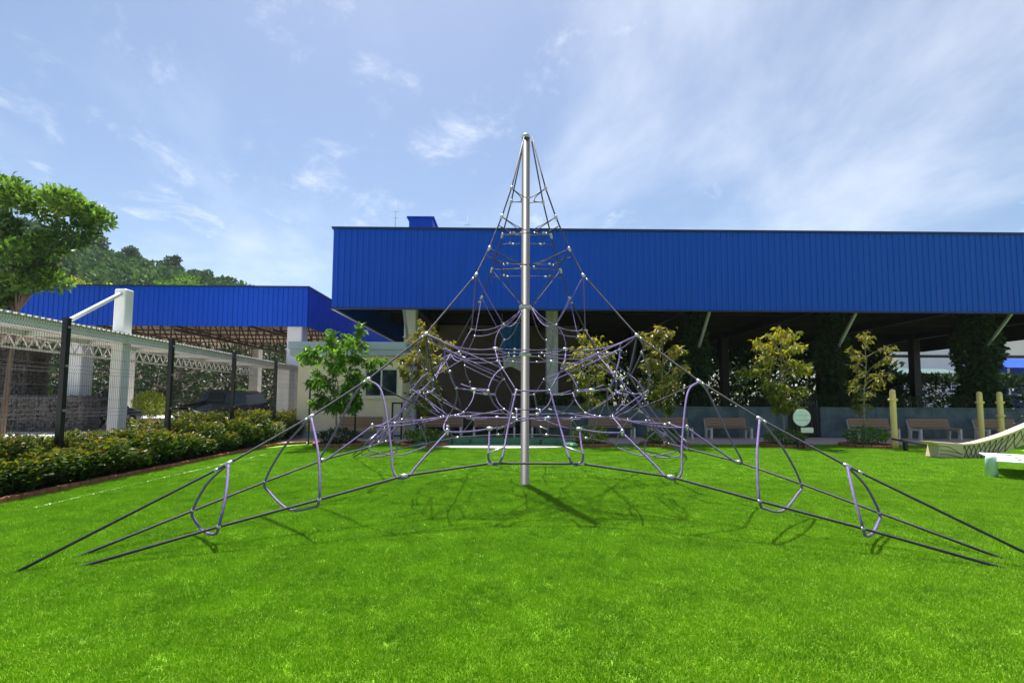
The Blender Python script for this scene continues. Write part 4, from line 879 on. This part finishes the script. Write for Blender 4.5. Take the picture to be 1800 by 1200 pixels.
# seafoam post with the white printed board
pb = thing('play_board', 'white board with black printed rings on a seafoam post, right edge', 'play board', (10.03, 10.13, 0))
MB().lathe([(.1, -.03), (.095, .36), (.09, .40), (.06, .44), (.01, .45)], 18).part('post', 'seafoam', pb)
MB().lathe([(.1, -.03), (.095, .36), (.09, .40), (.06, .44), (.01, .45)], 18, (2.3, .35, 0)).part('post', 'seafoam', pb)
b = MB(); pr = [(-.10, -.22), (.15, .05), (1.2, 1.5), (2.5, .3), (.9, -1.25)]; k = len(pr)
b.add([(x, y, z) for z in (.355, .332) for x, y in pr], [tuple(range(k - 1, -1, -1)), tuple(range(k, 2 * k))] + [(i, (i + 1) % k, (i + 1) % k + k, i + k) for i in range(k)])
bd = b.part('board', 'board_white', pb)
for cx_, cy_, r in ((.62, -.12, .17), (1.0, .28, .2), (.95, -.45, .18), (1.4, 0, .2), (1.35, .75, .2), (1.75, .4, .2)):
    b = MB(); n = 24; vs = [(cx_ + q * math.cos(2 * math.pi * k / n), cy_ + q * math.sin(2 * math.pi * k / n), z) for z in (.3595, .356) for q in (r, r * .6) for k in range(n)]
    b.add(vs, [(k, (k + 1) % n, (k + 1) % n + n, k + n) for k in range(n)] + [(k, k + 2 * n, (k + 1) % n + 2 * n, (k + 1) % n) for k in range(n)]); b.part('printed_ring', 'black_print', bd)

# ================================================================== ROPE PYRAMID
N0 = (.37, 8.96, 0)
net = thing('climbing_net', 'tall purple rope climbing pyramid strung from a steel mast on the turf', 'climbing net', N0)
mh = 6.52
MB().lathe([(.13, -.03), (.13, .012), (.078, .014), (.076, mh - .05)], 24, (-.04, 0, 0)).part('mast', 'mast', net)
MB().lathe([(.078, mh - .049), (.082, mh - .02), (.07, mh + .02), (.03, mh + .045)], 24, (-.04, 0, 0)).part('mast_cap', 'alloy', net)
RG = [(.075, mh - .06), (.31, 5.37), (.48, 4.77), (.69, 4.13), (.90, 3.61), (1.60, 2.51), (2.27, 1.79), (2.81, 1.30), (3.45, .80), (4.68, -.05)]
def rp(i): d, z = RG[i]; return np.array((-d, -d, z))
F = [np.array(q) for q in ((-4.32, -4.52, -.03), (-3.24, -3.95, .24), (-2.40, -3.55, .43), (-1.58, -3.10, .62), (-.58, -2.70, .72))]
G1, G2 = np.array((-1.15, -2.5, 1.10)), np.array((-.60, -2.4, 1.14))
N6, N5b, N5a, N7 = np.array((-.24, -2.0, 1.66)), np.array((-.64, -2.0, 1.65)), np.array((-1.10, -1.9, 1.69)), np.array((-.44, -1.75, 1.99))
N8, N9, H1, H2 = np.array((-.56, -1.2, 2.34)), np.array((-.43, -1.0, 2.76)), np.array((-1.30, -1.75, 2.28)), np.array((-1.20, -1.9, 1.93))
LR, KC, IM = np.array((-1.28, -1.28, 1.27)), np.array((-.22, -1.55, 1.22)), np.array((-.24, -.34, 2.36))
LM = np.array((-.2, -.42, 1.36))
swap = lambda p: np.array((p[1], p[0], p[2]))            # mirror about the ridge plane
mirx = lambda p: np.array((-p[0], p[1], p[2]))           # mirror about the face's centre plane
def sagrope(a, b, sag=.03, k=8, side=(0, 0, 0)):
    a, b = np.array(a, float), np.array(b, float)
    return [a + (b - a) * t + np.array((side[0], side[1], side[2] - sag)) * 4 * t * (1 - t) for t in np.linspace(0, 1, k)]
def r4(name, pts, r, m, nseg=7, both=True):
    """four turned copies about the mast; both adds the mirrored half of each face"""
    for mir in ((False, True) if both else (False,)):
        P = [mirx(p) if mir else np.array(p) for p in pts]
        me = MB().tube(P, r * (.84 if name != 'spacer_bar' else 1), nseg).mesh(name, m)
        for k in range(4): obj(name, me, net, (0, 0, 0), k * math.pi / 2)
clm = MB().lathe([(.012, -.045), (.024, -.035), (.026, 0), (.024, .035), (.012, .045)], 10).mesh('clamp', 'alloy')
cls = MB().lathe([(.009, -.024), (.017, -.018), (.018, 0), (.017, .018), (.009, .024)], 8).mesh('clamp', 'alloy')
def clamp4(p, d=(0, 0, 1), both=True, small=False):
    for mir in ((False, True) if both else (False,)):
        q = mirx(p) if mir else np.array(p); dv = Vector((-d[0] if mir else d[0], d[1], d[2]))
        for k in range(4):
            Rz = Matrix.Rotation(k * math.pi / 2, 3, 'Z'); o = obj('clamp', cls if small else clm, net, tuple(Rz @ Vector(q)))
            o.rotation_euler = (Rz @ dv).to_track_quat('Z', 'Y').to_euler()
PU, DK = 'rope_purple', 'rope_dark'
# four ridge cables and four border ropes
me = MB().tube([rp(i) for i in range(10)], .0135, 8).mesh('ridge_cable', DK)
for k in range(4): obj('ridge_cable', me, net, (0, 0, 0), k * math.pi / 2)
for i in range(1, 9): clamp4(rp(i), rp(i + 1) - rp(i), False); clamp4(rp(i) + (rp(i + 1) - rp(i)) * .07, rp(i + 1) - rp(i), False, True)
bp = list(F) + [mirx(q) for q in F[::-1]]
me = MB().tube(bp, .0145, 8).mesh('border_rope', DK)
for k in range(4): obj('border_rope', me, net, (0, 0, 0), k * math.pi / 2)
# hoops hung from the ridges round two border ropes
for i, f, zb in ((8, F[1], .10), (7, F[2], .20)):
    c = rp(i); fl = swap(f); mid = np.array(((f[0] + fl[0]) / 2, (f[1] + fl[1]) / 2, zb)); lo = lambda q: q * .75 + mid * .25 + np.array((0, 0, -.06))
    pts = catmull([c, c * .45 + f * .55 + np.array((.06, -.06, .05)), f, lo(f), mid, lo(fl), fl, c * .45 + fl * .55 + np.array((-.06, .06, .05)), c], 6)
    me = MB().tube(pts, .0145, 8).mesh('hoop_rope', PU)
    for k in range(4): obj('hoop_rope', me, net, (0, 0, 0), k * math.pi / 2)
    clamp4(f, (1, .4, 0), True, True); clamp4(mid + np.array((.1, -.1, 0)), (1, -1, .2), False, True)
# hoops of each face
r4('hoop_rope', catmull([rp(6), (-2.02, -2.50, 1.62), (-1.80, -2.88, 1.0), F[3] + np.array((-.12, 0, .03)), F[3] + np.array((.03, .0, -.02)), (-1.44, -2.92, .74), G1], 6), .0165, PU, 8)
r4('hoop_rope', catmull([G2, (-.60, -2.55, .95), F[4] + np.array((-.02, .0, .06)), F[4] + np.array((.06, 0, -.02)), F[4] + np.array((.15, .02, .06)), (-.36, -2.35, 1.12), N6], 6), .0165, PU, 8)
r4('spacer_bar', [F[4] + np.array((-.04, .02, .12)), F[4] + np.array((.19, .06, .20))], .014, 'alloy')
clamp4(F[3], (1, .3, 0)); clamp4(F[4], (1, .1, 0)); clamp4(G1); clamp4(G2, (1, 0, 0))
# upper star rings pulled in to the mast
for i, zc, yc in ((1, -.10, -.12), (2, -.12, -.13), (3, -.13, -.12)):
    a = rp(i); c = np.array((0, yc, a[2] + zc)); r4('ring_rope', catmull([a, a * .5 + c * .5 + np.array((.03, .06, -.02)), c, mirx(a) * .5 + c * .5 + np.array((-.03, .06, -.02)), mirx(a)], 5), .009, DK, 6, False)
    clamp4(c, (1, 0, 0), False, True)
for i, dz, pull in ((2, -.2, .09), (3, -.16, .12)):
    a = rp(i) + (rp(i + 1) - rp(i)) * .28; c = np.array((0, -a[1] * -1 * .55, a[2] - .05))
    r4('ring_rope', catmull([a, (a[0] * .5, c[1] - .03, a[2] - .05), c, (-a[0] * .5, c[1] - .03, a[2] - .05), mirx(a)], 5), .0085, DK, 6, False)
    clamp4((a[0] * .5, c[1] - .03, a[2] - .05), (1, .2, 0), True, True)
# level 3 and 4 to the mast collar
CO = np.array((-.07, -.07, 3.24))
MB().lathe([(.095, 3.20), (.115, 3.21), (.115, 3.27), (.095, 3.28)], 20, (-.04, 0, 0)).part('mast_collar', 'alloy', net)
MB().lathe([(.095, 2.33), (.112, 2.34), (.112, 2.39), (.095, 2.40)], 20, (-.04, 0, 0)).part('mast_collar', 'alloy', net)
r4('net_rope', sagrope(rp(3), CO, .0), .0095, DK, 6, False)
r4('net_rope', sagrope(rp(4), N9, .02), .0105, PU, 6)
r4('net_rope', sagrope(N9, CO, .16), .0105, PU, 6); clamp4(N9, (1, .3, -.6), True, True)
r4('net_rope', sagrope(N9, N8, .0, side=(-.05, 0, 0)), .0115, PU); r4('net_rope', sagrope(N8, N7, .0, side=(-.02, 0, 0)), .0115, PU)
r4('net_rope', sagrope(N8, mirx(N8), .02), .0105, PU, 6, False); r4('net_rope', sagrope(rp(5), N8, .10), .0125, PU)
r4('net_rope', sagrope(N8, IM, .03), .0105, PU, 6); r4('net_rope', sagrope(IM, mirx(IM), .0), .0105, PU, 6, False)
clamp4(N8, (1, 0, 0)); clamp4(IM, (1, 1, 0), True, True); clamp4(N8 * .5 + mirx(N8) * .5 + np.array((.25, 0, -.01)), (1, 0, 0), True, True)
# face hexagons
r4('net_rope', sagrope(rp(5), N7, .01), .012, PU); r4('net_rope', sagrope(H1, N7 + np.array((-.1, 0, -.06)), .01), .0115, PU)
r4('net_rope', catmull([rp(5), H1 + np.array((-.03, -.02, .1)), H1], 4), .0125, PU); r4('net_rope', sagrope(H1, H2, 0, side=(-.02, 0, 0)), .0145, PU)
r4('net_rope', sagrope(H2, N5a, 0, side=(-.02, 0, 0)), .0145, PU)
r4('net_rope', sagrope(N5a, N5b, .01), .0145, PU); r4('net_rope', sagrope(N5a + np.array((.06, .05, .06)), N5b + np.array((0, .06, .02)), .02), .0115, PU)
r4('net_rope', sagrope(N5b, N7, 0, side=(-.03, 0, .03)), .0145, PU)
r4('net_rope', sagrope(N7, N6, 0), .0125, PU); r4('net_rope', sagrope(N6, mirx(N6), .01), .0125, PU, 7, False)

for p in (N7, N6, N5b, N5a, H2): clamp4(p, (1, 0, .3), True, True)
clamp4(N5a * .45 + N5b * .55, (1, 0, 0)); clamp4(H1, (0, 1, 1), True, True)
# lower ring and the inner net
r4('net_rope', sagrope(N5a, LR, 0, side=(.05, 0, 0)), .0125, PU)
r4('net_rope', sagrope(rp(5), LR, 0, side=(-.05, -.05, 0)), .0125, DK, 7, False); r4('net_rope', sagrope(rp(6), LR, .04), .0125, DK, 7, False)
r4('net_rope', sagrope(LR, mirx(LR), .03), .0125, PU, 7, False)
r4('net_rope', sagrope(LR, G1, .05, side=(-.06, 0, 0)), .0125, PU); r4('net_rope', sagrope(G1, G2, .02), .0135, PU)
r4('net_rope', catmull([N5b, N5b * .6 + KC * .4 + np.array((-.05, 0, -.06)), KC, KC + np.array((.22, .04, .02))], 5), .0125, PU); r4('net_rope', sagrope(G2, KC, .03), .0115, PU)
r4('net_rope', sagrope(KC, LM, .04), .0115, PU, 6); r4('net_rope', sagrope(LM, mirx(LM), 0), .0115, PU, 6, False)


for p in (LR, ): clamp4(p, (1, 1, 0), False)
clamp4(KC, (1, 0, .2), True, True); clamp4(LR * .6 + mirx(LR) * .4 + np.array((0, 0, -.03)), (1, 0, 0)); clamp4(LR * .3 + G1 * .7, (1, 1, 0), True, True); clamp4(LM, (1, 0, 0), True, True)

# ================================================================== AIR
hz = bpy.data.materials.new('air'); hz.use_nodes = True; t = hz.node_tree; t.nodes.remove(t.nodes['Principled BSDF'])
pv = t.nodes.new('ShaderNodeVolumePrincipled'); pv.inputs['Color'].default_value = (.80, .88, 1, 1); pv.inputs['Density'].default_value = .00016; pv.inputs['Anisotropy'].default_value = .3
t.links.new(pv.outputs[0], t.nodes['Material Output'].inputs['Volume']); MATS['air'] = hz
MB().bb(-425, 425, -45, 425, -1.6, 76).part('haze', 'air')['kind'] = 'stuff'
